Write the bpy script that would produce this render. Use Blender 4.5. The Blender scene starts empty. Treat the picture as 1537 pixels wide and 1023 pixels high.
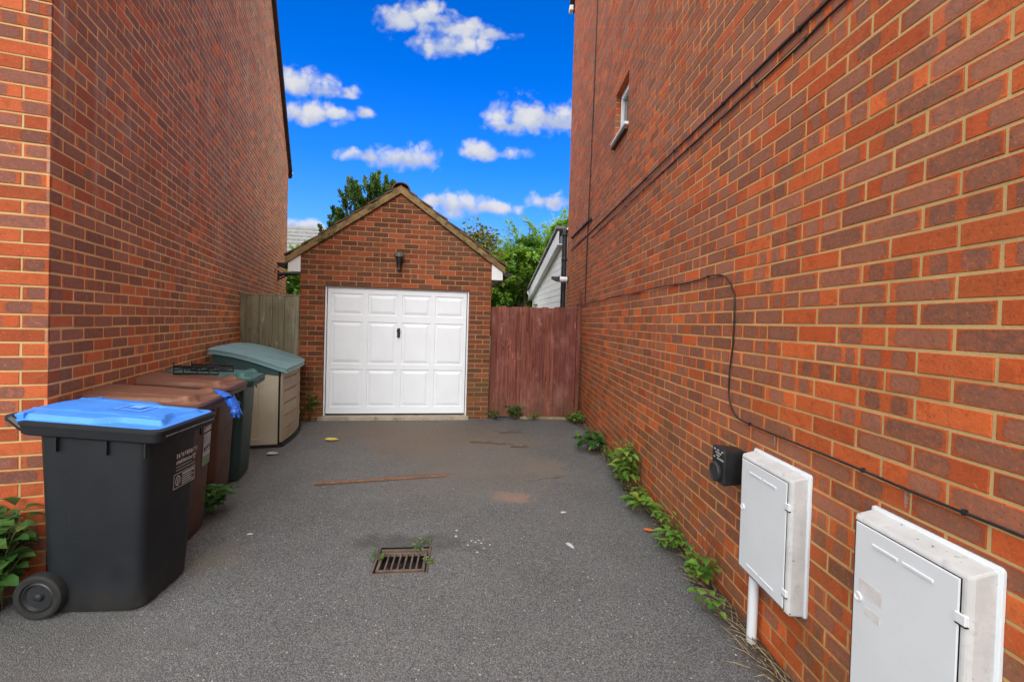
import bpy, bmesh, math, random
import numpy as np
from mathutils import Vector, Matrix
R = math.radians
SC = bpy.context.scene
COL = SC.collection

# ------------------------------------------------------------------ helpers
class MB:
    """collects polygons, with optional uv / colour attributes per face"""
    def __init__(s):
        s.v = []; s.f = []; s.m = []; s.uv = []; s.a = []; s.b = []
    def face(s, pts, mi=0, uv=None, a=(0, 0, 0, 0), b=(0, 0, 0, 0)):
        i = len(s.v); s.v.extend([tuple(p) for p in pts]); s.f.append(tuple(range(i, i + len(pts))))
        s.m.append(mi); s.uv.append(uv if uv else [(0, 0)] * len(pts)); s.a.append(a); s.b.append(b)
    def mesh(s, verts, faces, mi=0, a=(0, 0, 0, 0)):
        i = len(s.v); s.v.extend([tuple(p) for p in verts])
        for f in faces:
            s.f.append(tuple(i + k for k in f)); s.m.append(mi); s.uv.append([(0, 0)] * len(f)); s.a.append(a); s.b.append((0, 0, 0, 0))
    def box(s, x0, x1, y0, y1, z0, z1, M=None, mi=0, c=0.0, a=(0, 0, 0, 0)):
        if c <= 0:
            vs = [Vector((x, y, z)) for x in (x0, x1) for y in (y0, y1) for z in (z0, z1)]
            fs = [(0, 1, 3, 2), (4, 6, 7, 5), (0, 4, 5, 1), (2, 3, 7, 6), (0, 2, 6, 4), (1, 5, 7, 3)]
        else:
            vs = []; fs = []
            idx = {}
            for ix, x in enumerate((x0, x1)):
                for iy, y in enumerate((y0, y1)):
                    for iz, z in enumerate((z0, z1)):
                        sx = 1 if ix == 0 else -1; sy = 1 if iy == 0 else -1; sz = 1 if iz == 0 else -1
                        idx[ix, iy, iz, 0] = len(vs); vs.append(Vector((x, y + sy * c, z + sz * c)))
                        idx[ix, iy, iz, 1] = len(vs); vs.append(Vector((x + sx * c, y, z + sz * c)))
                        idx[ix, iy, iz, 2] = len(vs); vs.append(Vector((x + sx * c, y + sy * c, z)))
            for i in (0, 1):
                fs.append([idx[i, 0, 0, 0], idx[i, 1, 0, 0], idx[i, 1, 1, 0], idx[i, 0, 1, 0]])
                fs.append([idx[0, i, 0, 1], idx[1, i, 0, 1], idx[1, i, 1, 1], idx[0, i, 1, 1]])
                fs.append([idx[0, 0, i, 2], idx[1, 0, i, 2], idx[1, 1, i, 2], idx[0, 1, i, 2]])
            for p in (0, 1):
                for q in (0, 1):
                    fs.append([idx[p, q, 0, 0], idx[p, q, 1, 0], idx[p, q, 1, 1], idx[p, q, 0, 1]])
                    fs.append([idx[p, 0, q, 0], idx[p, 1, q, 0], idx[p, 1, q, 2], idx[p, 0, q, 2]])
                    fs.append([idx[0, p, q, 1], idx[1, p, q, 1], idx[1, p, q, 2], idx[0, p, q, 2]])
                    for r in (0, 1):
                        fs.append([idx[p, q, r, 0], idx[p, q, r, 1], idx[p, q, r, 2]])
            ctr = Vector(((x0 + x1) / 2, (y0 + y1) / 2, (z0 + z1) / 2))
            out = []
            for f in fs:
                n = (vs[f[1]] - vs[f[0]]).cross(vs[f[2]] - vs[f[0]])
                fc = sum((vs[k] for k in f), Vector()) / len(f) - ctr
                out.append(f if n.dot(fc) > 0 else f[::-1])
            fs = out
        if M is not None: vs = [M @ v for v in vs]
        s.mesh(vs, fs, mi, a)
    def tube(s, pts, r, n=8, mi=0, caps=True, a=(0, 0, 0, 0)):
        pts = [Vector(p) for p in pts]
        rs = r if isinstance(r, (list, tuple)) else [r] * len(pts)
        i0 = len(s.v); up = Vector((0, 0, 1)); prev = None
        for k, p in enumerate(pts):
            t = (pts[min(k + 1, len(pts) - 1)] - pts[max(k - 1, 0)]).normalized()
            if prev is None:
                ref = up if abs(t.z) < .9 else Vector((1, 0, 0))
                u = t.cross(ref).normalized()
            else:
                u = (prev - t * prev.dot(t)).normalized()
            prev = u; w = t.cross(u)
            for j in range(n):
                an = 2 * math.pi * j / n
                s.v.append(tuple(p + (u * math.cos(an) + w * math.sin(an)) * rs[k]))
        def add(f):
            s.f.append(f); s.m.append(mi); s.uv.append([(0, 0)] * len(f)); s.a.append(a); s.b.append((0, 0, 0, 0))
        for k in range(len(pts) - 1):
            for j in range(n):
                q = (j + 1) % n
                add((i0 + k * n + j, i0 + k * n + q, i0 + (k + 1) * n + q, i0 + (k + 1) * n + j))
        if caps:
            add(tuple(i0 + j for j in range(n))[::-1]); e = i0 + (len(pts) - 1) * n
            add(tuple(e + j for j in range(n)))
    def lathe(s, prof, M=None, n=20, mi=0):
        """profile of (r, z) about local z"""
        i0 = len(s.v)
        for r, z in prof:
            for j in range(n):
                an = 2 * math.pi * j / n
                p = Vector((r * math.cos(an), r * math.sin(an), z))
                s.v.append(tuple(M @ p if M is not None else p))
        def add(f):
            s.f.append(f); s.m.append(mi); s.uv.append([(0, 0)] * len(f)); s.a.append((0, 0, 0, 0)); s.b.append((0, 0, 0, 0))
        for k in range(len(prof) - 1):
            for j in range(n):
                q = (j + 1) % n
                add((i0 + k * n + j, i0 + k * n + q, i0 + (k + 1) * n + q, i0 + (k + 1) * n + j))
        add(tuple(i0 + j for j in range(n))[::-1]); e = i0 + (len(prof) - 1) * n
        add(tuple(e + j for j in range(n)))
    def loft(s, rings, mi=0, caps=(True, True)):
        i0 = len(s.v); n = len(rings[0])
        for r in rings: s.v.extend([tuple(p) for p in r])
        def add(f):
            s.f.append(f); s.m.append(mi); s.uv.append([(0, 0)] * len(f)); s.a.append((0, 0, 0, 0)); s.b.append((0, 0, 0, 0))
        for k in range(len(rings) - 1):
            for j in range(n):
                q = (j + 1) % n
                add((i0 + k * n + j, i0 + k * n + q, i0 + (k + 1) * n + q, i0 + (k + 1) * n + j))
        if caps[0]: add(tuple(i0 + j for j in range(n))[::-1])
        if caps[1]:
            e = i0 + (len(rings) - 1) * n; add(tuple(e + j for j in range(n)))

def obj(name, mb, mats, parent=None, smooth=False, attrs=False, bevel=0, M=None, auto=None):
    me = bpy.data.meshes.new(name)
    vs = mb.v if M is None else [tuple(M @ Vector(p)) for p in mb.v]
    me.from_pydata(vs, [], mb.f)
    if not isinstance(mats, (list, tuple)): mats = [mats]
    for m in mats: me.materials.append(m)
    if len(mats) > 1: me.polygons.foreach_set('material_index', mb.m)
    if attrs:
        uvl = me.uv_layers.new(name='UVMap')
        uvl.data.foreach_set('uv', np.array([c for f in mb.uv for q in f for c in q], dtype=np.float32))
        for nm, src in (('pa', mb.a), ('pb', mb.b)):
            at = me.color_attributes.new(nm, 'FLOAT_COLOR', 'CORNER')
            arr = np.repeat(np.array(src, dtype=np.float32), [len(f) for f in mb.f], axis=0)
            at.data.foreach_set('color', arr.ravel())
    if smooth:
        me.polygons.foreach_set('use_smooth', [True] * len(me.polygons))
        if auto is not None: me.set_sharp_from_angle(angle=R(auto))
    me.update()
    o = bpy.data.objects.new(name, me); COL.objects.link(o)
    if bevel:
        md = o.modifiers.new('bevel', 'BEVEL'); md.width = bevel; md.segments = 2; md.limit_method = 'ANGLE'; md.angle_limit = R(40)
    if parent is not None: o.parent = parent
    return o

def tag(o, label, cat, group=None):
    o['label'] = label; o['category'] = cat
    if group: o['group'] = group
    return o
def thing(name, label, cat, loc=(0, 0, 0), rotz=0, group=None):
    o = bpy.data.objects.new(name, None); COL.objects.link(o); o.empty_display_size = .1
    o.location = loc; o.rotation_euler = (0, 0, rotz)
    return tag(o, label, cat, group)
def rrect(x0, x1, y0, y1, r, n=5):
    pts = []
    for cx, cy, a0 in ((x1 - r, y1 - r, 0), (x0 + r, y1 - r, 90), (x0 + r, y0 + r, 180), (x1 - r, y0 + r, 270)):
        for k in range(n):
            an = R(a0 + 90 * k / (n - 1)); pts.append((cx + r * math.cos(an), cy + r * math.sin(an)))
    return pts

# ------------------------------------------------------------------ node materials
class NT:
    def __init__(s, nt): s.nt = nt; s.n = nt.nodes; s.l = nt.links
    def new(s, t, **k):
        nd = s.n.new(t)
        for a, b in k.items(): setattr(nd, a, b)
        return nd
    def set(s, sock, v):
        if isinstance(v, bpy.types.NodeSocket): s.l.new(v, sock)
        elif v is not None:
            if isinstance(v, (tuple, list)) and len(v) == 3 and sock.type == 'RGBA': v = (*v, 1)
            sock.default_value = v
    def math(s, op, a, b=None, c=None, clamp=False):
        nd = s.new('ShaderNodeMath', operation=op, use_clamp=clamp)
        s.set(nd.inputs[0], a); s.set(nd.inputs[1], b); s.set(nd.inputs[2], c); return nd.outputs[0]
    def vmath(s, op, a, b=None, out=0):
        nd = s.new('ShaderNodeVectorMath', operation=op); s.set(nd.inputs[0], a); s.set(nd.inputs[1], b); return nd.outputs[out]
    def mix(s, f, a, b, bl='MIX'):
        nd = s.new('ShaderNodeMix', data_type='RGBA', blend_type=bl)
        s.set(nd.inputs[0], f); s.set(nd.inputs[6], a); s.set(nd.inputs[7], b); return nd.outputs[2]
    def noise(s, vec, scale, detail=3, rough=.5, dist=0, out=0):
        nd = s.new('ShaderNodeTexNoise'); s.set(nd.inputs['Vector'], vec); s.set(nd.inputs['Scale'], scale)
        nd.inputs['Detail'].default_value = detail; nd.inputs['Roughness'].default_value = rough; nd.inputs['Distortion'].default_value = dist
        return nd.outputs[out]
    def vor(s, vec, scale, feature='F1', out='Distance'):
        nd = s.new('ShaderNodeTexVoronoi', feature=feature); s.set(nd.inputs['Vector'], vec); s.set(nd.inputs['Scale'], scale); return nd.outputs[out]
    def ramp(s, v, lo, hi, smooth=True):
        nd = s.new('ShaderNodeMapRange', interpolation_type='SMOOTHSTEP' if smooth else 'LINEAR')
        s.set(nd.inputs[0], v); s.set(nd.inputs[1], lo); s.set(nd.inputs[2], hi); return nd.outputs[0]
    def sep(s, v):
        nd = s.new('ShaderNodeSeparateXYZ'); s.set(nd.inputs[0], v); return nd.outputs
    def comb(s, x, y, z):
        nd = s.new('ShaderNodeCombineXYZ'); s.set(nd.inputs[0], x); s.set(nd.inputs[1], y); s.set(nd.inputs[2], z); return nd.outputs[0]
    def scale(s, v, sc):
        nd = s.new('ShaderNodeMapping'); s.set(nd.inputs[0], v); nd.inputs['Scale'].default_value = sc; return nd.outputs[0]
    def bump(s, h, st, dist=.01, nrm=None):
        nd = s.new('ShaderNodeBump'); s.set(nd.inputs['Height'], h); nd.inputs['Strength'].default_value = st; nd.inputs['Distance'].default_value = dist
        if nrm is not None: s.l.new(nrm, nd.inputs['Normal'])
        return nd.outputs[0]
    def attr(s, name):
        nd = s.new('ShaderNodeAttribute', attribute_name=name); return nd
    def pos(s): return s.new('ShaderNodeNewGeometry').outputs['Position']
    def objc(s): return s.new('ShaderNodeTexCoord').outputs['Object']

def newmat(name):
    m = bpy.data.materials.new(name); m.use_nodes = True
    N = NT(m.node_tree); b = m.node_tree.nodes['Principled BSDF']
    return m, N, b
def finish(N, b, col=None, rough=None, nrm=None, spec=None, metal=None):
    if col is not None: N.set(b.inputs['Base Color'], col)
    if rough is not None: N.set(b.inputs['Roughness'], rough)
    if nrm is not None: N.l.new(nrm, b.inputs['Normal'])
    if spec is not None: b.inputs['Specular IOR Level'].default_value = spec
    if metal is not None: b.inputs['Metallic'].default_value = metal

def pmat(name, c1, c2=None, scale=8, rough=.6, bump=0, bscale=60, spec=.4, dirt=None, dscale=3, dlo=.5, dhi=.75, stretch=None, metal=0, specks=None):
    m, N, b = newmat(name)
    v = N.objc()
    if stretch: v = N.scale(v, stretch)
    c2 = c2 or tuple(x * .8 for x in c1)
    col = N.mix(N.ramp(N.noise(v, scale, 4, .6), .3, .7), c1, c2)
    if dirt: col = N.mix(N.ramp(N.noise(v, dscale, 6, .7), dlo, dhi), col, dirt)
    if specks: col = N.mix(N.ramp(N.noise(v, specks[1], 2, .5), specks[2], specks[2] + .05), col, specks[0])
    r = N.math('ADD', N.math('MULTIPLY', N.noise(v, scale * 2, 3), .25), rough - .12)
    nr = N.bump(N.noise(v, bscale, 4, .6), bump, .004) if bump else None
    finish(N, b, col, r, nr, spec, metal)
    return m

def brick_mat(name, or1, or2, gr1, gr2, soot=None, sootamt=.0, moss=0, streak=0, bright=(.72, .55)):
    m, N, b = newmat(name)
    uv = N.new('ShaderNodeUVMap', uv_map='UVMap').outputs[0]
    pa = N.attr('pa'); pb = N.attr('pb')
    cx1, hx1, cx2 = N.sep(pa.outputs['Vector']); hx2 = pa.outputs['Alpha']
    r1, r2, r3 = N.sep(pb.outputs['Vector']); r4 = pb.outputs['Alpha']
    P = N.pos()
    n0 = N.noise(P, 45, 3, .6)
    x, y, _ = N.sep(uv)
    x = N.math('ADD', x, N.math('MULTIPLY', N.math('SUBTRACT', n0, .5), .02))
    y = N.math('ADD', y, N.math('MULTIPLY', N.math('SUBTRACT', N.noise(P, 60, 2), .5), .012))
    def sup(cx, hx, hy):
        a = N.math('POWER', N.math('ABSOLUTE', N.math('DIVIDE', N.math('SUBTRACT', x, cx), hx)), 5)
        c = N.math('POWER', N.math('ABSOLUTE', N.math('DIVIDE', N.math('SUBTRACT', y, .0325), hy)), 5)
        return N.math('ADD', a, c)
    d = N.math('MINIMUM', sup(cx1, hx1, .0275), sup(cx2, hx2, .0275))
    mask = N.ramp(d, 1.25, .75)
    rim = N.math('MULTIPLY', N.ramp(d, 2.0, 1.1), N.ramp(d, .35, .95))
    org = N.mix(r1, or1, or2); gry = N.mix(r2, gr1, gr2)
    org = N.mix(N.math('MULTIPLY', N.ramp(N.noise(P, 22, 4, .6), .45, .75), .5), org, tuple(c * .62 for c in or2))
    gry = N.mix(N.ramp(N.noise(P, 38, 3, .6), .35, .75), gry, tuple(c * .7 + o * .25 for c, o in zip(gr1, or1)))
    mask = N.math('MULTIPLY', mask, N.ramp(N.noise(P, 30, 4, .65), .22, .42))
    col = N.mix(mask, org, gry)
    col = N.mix(N.math('MULTIPLY', rim, .35), col, tuple(c * .75 for c in gr2))
    br = N.math('ADD', bright[0], N.math('MULTIPLY', r3, bright[1]))
    col = N.mix(1.0, col, N.comb(br, br, br), 'MULTIPLY')
    fine = N.noise(P, 260, 3, .7)
    col = N.mix(N.math('MULTIPLY', N.ramp(fine, .55, .8), .35), col, tuple(min(1, c * 1.5 + .05) for c in gr1))
    pits = N.ramp(N.vor(P, 55), .11, .06)
    pits = N.math('MULTIPLY', pits, N.ramp(N.noise(P, 9, 2), .52, .6))
    col = N.mix(N.math('MULTIPLY', pits, .8), col, (.03, .02, .02))
    wsp = N.math('MULTIPLY', N.ramp(N.vor(N.vmath('ADD', P, (3, 1, 7)), 40), .07, .04), N.ramp(N.noise(P, 3, 3), .55, .68))
    col = N.mix(N.math('MULTIPLY', wsp, .6), col, (.6, .5, .4))
    if soot:
        sm = N.ramp(N.noise(P, .9, 5, .65), .40, .70)
        col = N.mix(N.math('MULTIPLY', sm, sootamt), col, soot)
    px, py, pz = N.sep(P)
    if moss:
        mm = N.math('MULTIPLY', N.ramp(pz, 1.45, .55), N.ramp(N.noise(P, 3.2, 5, .7), .42, .68))
        col = N.mix(N.math('MULTIPLY', mm, moss), col, (.085, .08, .025))
    if streak:
        sv = N.scale(P, (2.2, 2.2, .35))
        st = N.math('MULTIPLY', N.ramp(N.noise(sv, 1.6, 6, .75), .54, .74), N.ramp(pz, 1.4, 3.0))
        col = N.mix(N.math('MULTIPLY', st, streak), col, (.42, .36, .32))
    h = N.math('ADD', N.noise(P, 70, 5, .7), N.math('MULTIPLY', N.noise(P, 14, 2), .6))
    h = N.math('SUBTRACT', h, pits)
    spk = N.noise(P, 120, 2, .6)
    col = N.mix(N.math('MULTIPLY', N.ramp(spk, .60, .72), .4), col, (.05, .03, .025))
    col = N.mix(N.math('MULTIPLY', N.ramp(spk, .38, .28), .3), col, (.62, .30, .16))
    finish(N, b, col, N.math('ADD', .72, N.math('MULTIPLY', fine, .2)), N.bump(h, .8, .004), .25)
    return m

def mortar_mat(name, c1, c2, moss=0):
    m, N, b = newmat(name); P = N.pos()
    col = N.mix(N.ramp(N.noise(P, 3, 5, .7), .3, .7), c1, c2)
    col = N.mix(N.math('MULTIPLY', N.ramp(N.noise(P, 180, 3, .7), .5, .75), .5), col, tuple(c * .55 for c in c1))
    if moss:
        px, py, pz = N.sep(P)
        mm = N.math('MULTIPLY', N.ramp(pz, 1.2, .2), N.ramp(N.noise(P, 4, 5, .7), .4, .65))
        col = N.mix(N.math('MULTIPLY', mm, moss), col, (.06, .05, .02))
    finish(N, b, col, .92, N.bump(N.noise(P, 240, 4, .7), .6, .003), .15)
    return m

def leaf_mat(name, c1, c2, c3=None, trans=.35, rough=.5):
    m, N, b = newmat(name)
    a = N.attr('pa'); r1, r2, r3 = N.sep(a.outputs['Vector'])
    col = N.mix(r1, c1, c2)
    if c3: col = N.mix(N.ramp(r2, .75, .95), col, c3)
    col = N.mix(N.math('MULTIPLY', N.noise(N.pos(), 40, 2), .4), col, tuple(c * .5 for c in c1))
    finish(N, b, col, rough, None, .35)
    t = N.new('ShaderNodeBsdfTranslucent'); N.l.new(col, t.inputs[0])
    mx = N.new('ShaderNodeMixShader'); mx.inputs[0].default_value = trans
    N.l.new(b.outputs[0], mx.inputs[1]); N.l.new(t.outputs[0], mx.inputs[2])
    N.l.new(mx.outputs[0], m.node_tree.nodes['Material Output'].inputs[0])
    return m

# brick families: one clay, weathered differently on each building
BR_RIGHT = brick_mat('brick_right', (.54, .120, .030), (.41, .074, .018), (.275, .115, .070), (.19, .083, .053), soot=(.23, .085, .045), sootamt=.35, moss=.35, streak=.18, bright=(.87, .44))
BR_LEFT = brick_mat('brick_left', (.60, .16, .050), (.44, .10, .034), (.30, .140, .088), (.20, .100, .068), soot=(.24, .13, .085), sootamt=.45, moss=.6, streak=.9, bright=(.90, .48))
BR_FRONT = brick_mat('brick_front', (.50, .115, .035), (.40, .075, .022), (.24, .095, .070), (.17, .07, .052), bright=(.60, .40))
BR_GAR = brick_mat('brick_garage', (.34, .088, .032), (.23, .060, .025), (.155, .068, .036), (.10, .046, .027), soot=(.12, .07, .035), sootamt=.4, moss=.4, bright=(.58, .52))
MO_RIGHT = mortar_mat('mortar_right', (.58, .425, .195), (.47, .33, .145), .4)
MO_LEFT = mortar_mat('mortar_left', (.78, .58, .30), (.62, .45, .21), .5)
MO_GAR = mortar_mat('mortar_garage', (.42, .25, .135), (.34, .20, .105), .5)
MO_FRONT = mortar_mat('mortar_front', (.52, .38, .18), (.43, .30, .135), .5)

# ------------------------------------------------------------------ brick walls as real bricks
def clip_poly(poly, a, b, c):
    """keep a*x+b*z<=c"""
    out = []
    for i in range(len(poly)):
        p, q = poly[i], poly[(i + 1) % len(poly)]
        dp = a * p[0] + b * p[1] - c; dq = a * q[0] + b * q[1] - c
        if dp <= 0: out.append(p)
        if (dp < 0 < dq) or (dq < 0 < dp):
            t = dp / (dp - dq); out.append((p[0] + t * (q[0] - p[0]), p[1] + t * (q[1] - p[1])))
    return out

def brick_wall(mb, O, U, N, u0, u1, z0, z1, base_z, phase, planes=(), openings=(), seed=1, dark=.35, plain=.25, mi=(0, 1), depth=.0035, corner0=None):
    """bricks in stretcher bond in the plane O + u*U + z*Z, facing N; planes are half-planes a*u+b*z<=c"""
    rng = random.Random(seed)
    O = Vector(O); U = Vector(U); N = Vector(N); Z = Vector((0, 0, 1))
    flip = U.cross(Z).dot(N) < 0
    P = lambda u, z, d=0.0: O + U * u + Z * z + N * d
    def emit(poly, d, **k):
        pts = [P(u, z, d) for u, z in poly]
        mb.face(pts[::-1] if flip else pts, **k)
    j0 = int(math.floor((z0 - base_z) / .075)); j1 = int(math.ceil((z1 - base_z) / .075))
    for j in range(j0, j1):
        off = phase + (.1125 if j % 2 else 0)
        za = base_z + j * .075; zb = za + .075
        i0 = int(math.floor((u0 - off) / .225)); i1 = int(math.ceil((u1 - off) / .225))
        for i in range(i0, i1):
            ua = off + i * .225; ub = ua + .225
            ivs = [(max(ua, u0), min(ub, u1))]
            lo, hi = max(za, z0), min(zb, z1)
            for (a, b, c, d) in openings:
                if hi - .02 > c and lo + .02 < d:
                    nv = []
                    for s, e in ivs:
                        if e <= a or s >= b: nv.append((s, e)); continue
                        if s < a: nv.append((s, a))
                        if e > b: nv.append((b, e))
                    ivs = nv
            r = rng.random(); k = rng.random()
            if r < plain: pa = (.1, .001, .1, .001)
            elif r < plain + dark: pa = (.1075, .096, .1, .001)
            elif r < plain + dark + .22: pa = (.048 + .02 * k, .026 + .018 * rng.random(), .15 + .025 * k, .028 + .015 * rng.random())
            elif r < plain + dark + .36: pa = (.05 + .11 * k, .05, .1, .001)
            else: pa = (.06 + .04 * k, .065, .18, .022)
            pb = (rng.random(), rng.random(), rng.random(), rng.random())
            jd = rng.uniform(-.0012, .0012)
            for s, e in ivs:
                if e - s < .02: continue
                g = .005
                gs = 0 if (s == u0 or any(abs(s - op[1]) < 1e-6 for op in openings)) else g
                ge = 0 if (e == u1 or any(abs(e - op[0]) < 1e-6 for op in openings)) else g
                poly = [(s + gs + rng.uniform(-.001, .001) * (gs > 0), lo + g + rng.uniform(-.0012, .0012)), (e - ge + rng.uniform(-.001, .001) * (ge > 0), lo + g + rng.uniform(-.0012, .0012)), (e - ge, hi - g + rng.uniform(-.0012, .0012)), (s + gs, hi - g + rng.uniform(-.0012, .0012))]
                for pl in planes: poly = clip_poly(poly, *pl) if len(poly) > 2 else []
                if len(poly) < 3: continue
                cu = sum(p[0] for p in poly) / len(poly); cz = sum(p[1] for p in poly) / len(poly)
                ins = []
                for (u, z) in poly:
                    du, dz = cu - u, cz - z
                    ins.append((u + math.copysign(min(.0022, abs(du)), du), z + math.copysign(min(.0022, abs(dz)), dz)))
                uvf = lambda q: [(u - ua - .005, z - za - .005) for u, z in q]
                uv = uvf(ins); emit(ins, jd, mi=mi[0], uv=uv[::-1] if flip else uv, a=pa, b=pb)
                m = len(poly)
                for q in range(m):
                    w = (q + 1) % m
                    for (A, da, B, db) in ((poly, jd - .0016, ins, jd), (poly, -.014, poly, jd - .0016)):
                        pts = [P(*A[q], da), P(*A[w], da), P(*B[w], db), P(*B[q], db)]
                        uvv = [(A[q][0] - ua, A[q][1] - za), (A[w][0] - ua, A[w][1] - za), (B[w][0] - ua, B[w][1] - za), (B[q][0] - ua, B[q][1] - za)]
                        if flip: pts = pts[::-1]; uvv = uvv[::-1]
                        mb.face(pts, mi=mi[0], uv=uvv, a=pa, b=pb)
    # mortar bed a few millimetres behind the brick faces
    us = sorted({u0, u1, *[v for o in openings for v in o[:2] if u0 < v < u1]})
    zs = sorted({z0, z1, *[v for o in openings for v in o[2:] if z0 < v < z1]})
    for a in range(len(us) - 1):
        for c in range(len(zs) - 1):
            mu, mz = (us[a] + us[a + 1]) / 2, (zs[c] + zs[c + 1]) / 2
            if any(o[0] < mu < o[1] and o[2] < mz < o[3] for o in openings): continue
            poly = [(us[a], zs[c]), (us[a + 1], zs[c]), (us[a + 1], zs[c + 1]), (us[a], zs[c + 1])]
            for pl in planes: poly = clip_poly(poly, *pl) if len(poly) > 2 else []
            if len(poly) > 2: emit(poly, -depth, mi=mi[1])

# ------------------------------------------------------------------ shared materials
WHITE = pmat('white_upvc', (.78, .80, .82), (.72, .74, .76), 6, .45, .05, 30)
WHITE_DOOR = pmat('white_door_paint', (.765, .815, .865), (.73, .775, .825), 3, .42, .12, 90, dirt=(.60, .61, .62), dscale=2.2, dlo=.62, dhi=.95)
GRP = pmat('white_grp', (.73, .78, .82), (.69, .735, .775), 4, .5, .10, 45, dirt=(.55, .55, .54), dscale=5, dlo=.62, dhi=.9, specks=((.30, .29, .27), 70, .76))
GRP_DIRTY = pmat('weathered_grp', (.60, .61, .61), (.50, .51, .51), 9, .75, .35, 70, dirt=(.30, .29, .28), dscale=16, dlo=.52, dhi=.80, specks=((.10, .10, .09), 40, .68))
BLACKPL = pmat('black_plastic', (.012, .013, .015), (.02, .021, .023), 10, .42, .08, 200)
CABLEM = pmat('black_cable', (.012, .011, .011), (.022, .02, .019), 10, .45)
DARK = pmat('dark_void', (.004, .004, .004), (.006, .006, .006), 4, .9)
VERGE = pmat('mossy_mortar_verge', (.30, .20, .09), (.17, .12, .05), 5, .9, .7, 30, dirt=(.045, .042, .015), dscale=7, dlo=.48, dhi=.68, specks=((.26, .20, .11), 30, .66))
TILE = pmat('weathered_roof_tile', (.14, .075, .05), (.085, .055, .040), 4, .85, .5, 50, dirt=(.055, .05, .022), dscale=6, dlo=.5, dhi=.7)
TILE_DARK = pmat('dark_roof_tile', (.055, .048, .045), (.04, .036, .034), 4, .8, .4, 40)
STONE = pmat('concrete_sill', (.42, .36, .28), (.30, .26, .20), 6, .9, .5, 60, dirt=(.16, .13, .08), dscale=5)
GLASS, _N, _b = newmat('window_glass')
finish(_N, _b, (.05, .065, .075), .06, None, .8)

# ------------------------------------------------------------------ ground
m, N, b = newmat('asphalt'); ASPHALT = m
P = N.pos(); px, py, pz = N.sep(P)
cell = N.vor(P, 150, 'F1', 'Color'); cd = N.vor(P, 150)
cr, cg, cb = N.sep(cell)
base = N.mix(N.ramp(N.noise(P, 1.1, 5, .65), .3, .72), (.172, .173, .174), (.122, .1225, .123))
stone = N.mix(cr, (.035, .036, .037), (.31, .31, .315))
col = N.mix(N.math('MULTIPLY', N.ramp(cd, .62, .25), .62), base, stone)
c2 = N.vor(P, 52, 'F1', 'Color'); c2r, c2g, _ = N.sep(c2); d2 = N.vor(P, 52)
col = N.mix(N.math('MULTIPLY', N.ramp(cd, .42, .75), .6), col, (.028, .028, .029))
pale = N.math('MULTIPLY', N.ramp(c2r, .90, .93), N.ramp(d2, .26, .16))
col = N.mix(N.math('MULTIPLY', pale, .8), col, (.55, .50, .44))
tan = N.math('MULTIPLY', N.ramp(c2g, .93, .95), N.ramp(d2, .3, .2))
col = N.mix(N.math('MULTIPLY', tan, .7), col, (.33, .22, .13))
col = N.mix(N.math('MULTIPLY', N.ramp(N.noise(P, 260, 2, .6), .5, .7), .4), col, (.03, .03, .03))
def blob(x, y, rx, ry, ns=6, amp=1.3):
    d = N.vmath('LENGTH', N.vmath('MULTIPLY', N.vmath('SUBTRACT', P, (x, y, 0)), (1 / rx, 1 / ry, 0)), None, 1)
    return N.ramp(N.math('ADD', d, N.math('MULTIPLY', N.math('SUBTRACT', N.noise(P, ns, 5, .7), .5), amp * 2)), 1.1, .35)
# brown silt washed up in front of the garage, red brick dust, paint drips, dark moss along the walls
for x, y, rx, ry, c, a in ((-1.2, 6.0, 1.6, .9, (.165, .115, .075), .55), (-.9, 5.3, .9, .7, (.17, .12, .085), .45), (.1, 5.6, .6, .5, (.17, .125, .09), .4),
                           (.13, 3.83, .22, .16, (.34, .20, .14), .6), (-.35, 4.45, .5, .2, (.19, .145, .115), .4), (.45, 4.6, .4, .35, (.20, .155, .12), .5),
                           (-.2, 4.6, 1.2, 1.1, (.155, .13, .105), .45), (-.62, 2.98, .45, .16, (.05, .048, .046), .6), (-2.0, 1.9, .7, .5, (.09, .088, .085), .4), (-1.75, 2.75, .2, .25, (.16, .13, .08), .3)):
    col = N.mix(N.math('MULTIPLY', blob(x, y, rx, ry), a), col, c)
edge = N.math('ADD', px, N.math('MULTIPLY', N.noise(P, 5, 4, .7), .16))
col = N.mix(N.math('MULTIPLY', N.ramp(edge, 1.18, 1.36), .75), col, (.055, .042, .028))
for k, (x, y, r) in enumerate(((-.30, 3.20, .013), (-.295, 3.11, .015), (-.18, 3.05, .011), (-.15, 3.03, .011), (-.13, 3.06, .010), (-.11, 3.02, .011), (-.20, 2.99, .010), (-.09, 2.95, .009), (-.13, 2.90, .012), (-.05, 3.0, .012))):
    dd = N.vmath('LENGTH', N.vmath('MULTIPLY', N.vmath('SUBTRACT', P, (x, y, 0)), (1, .8, 0)), None, 1)
    dd = N.math('ADD', dd, N.math('MULTIPLY', N.math('SUBTRACT', N.noise(P, 60, 3), .5), .012))
    col = N.mix(N.math('MULTIPLY', N.ramp(dd, r * .85, r * .4), .8), col, (.62, .62, .62))
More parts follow.
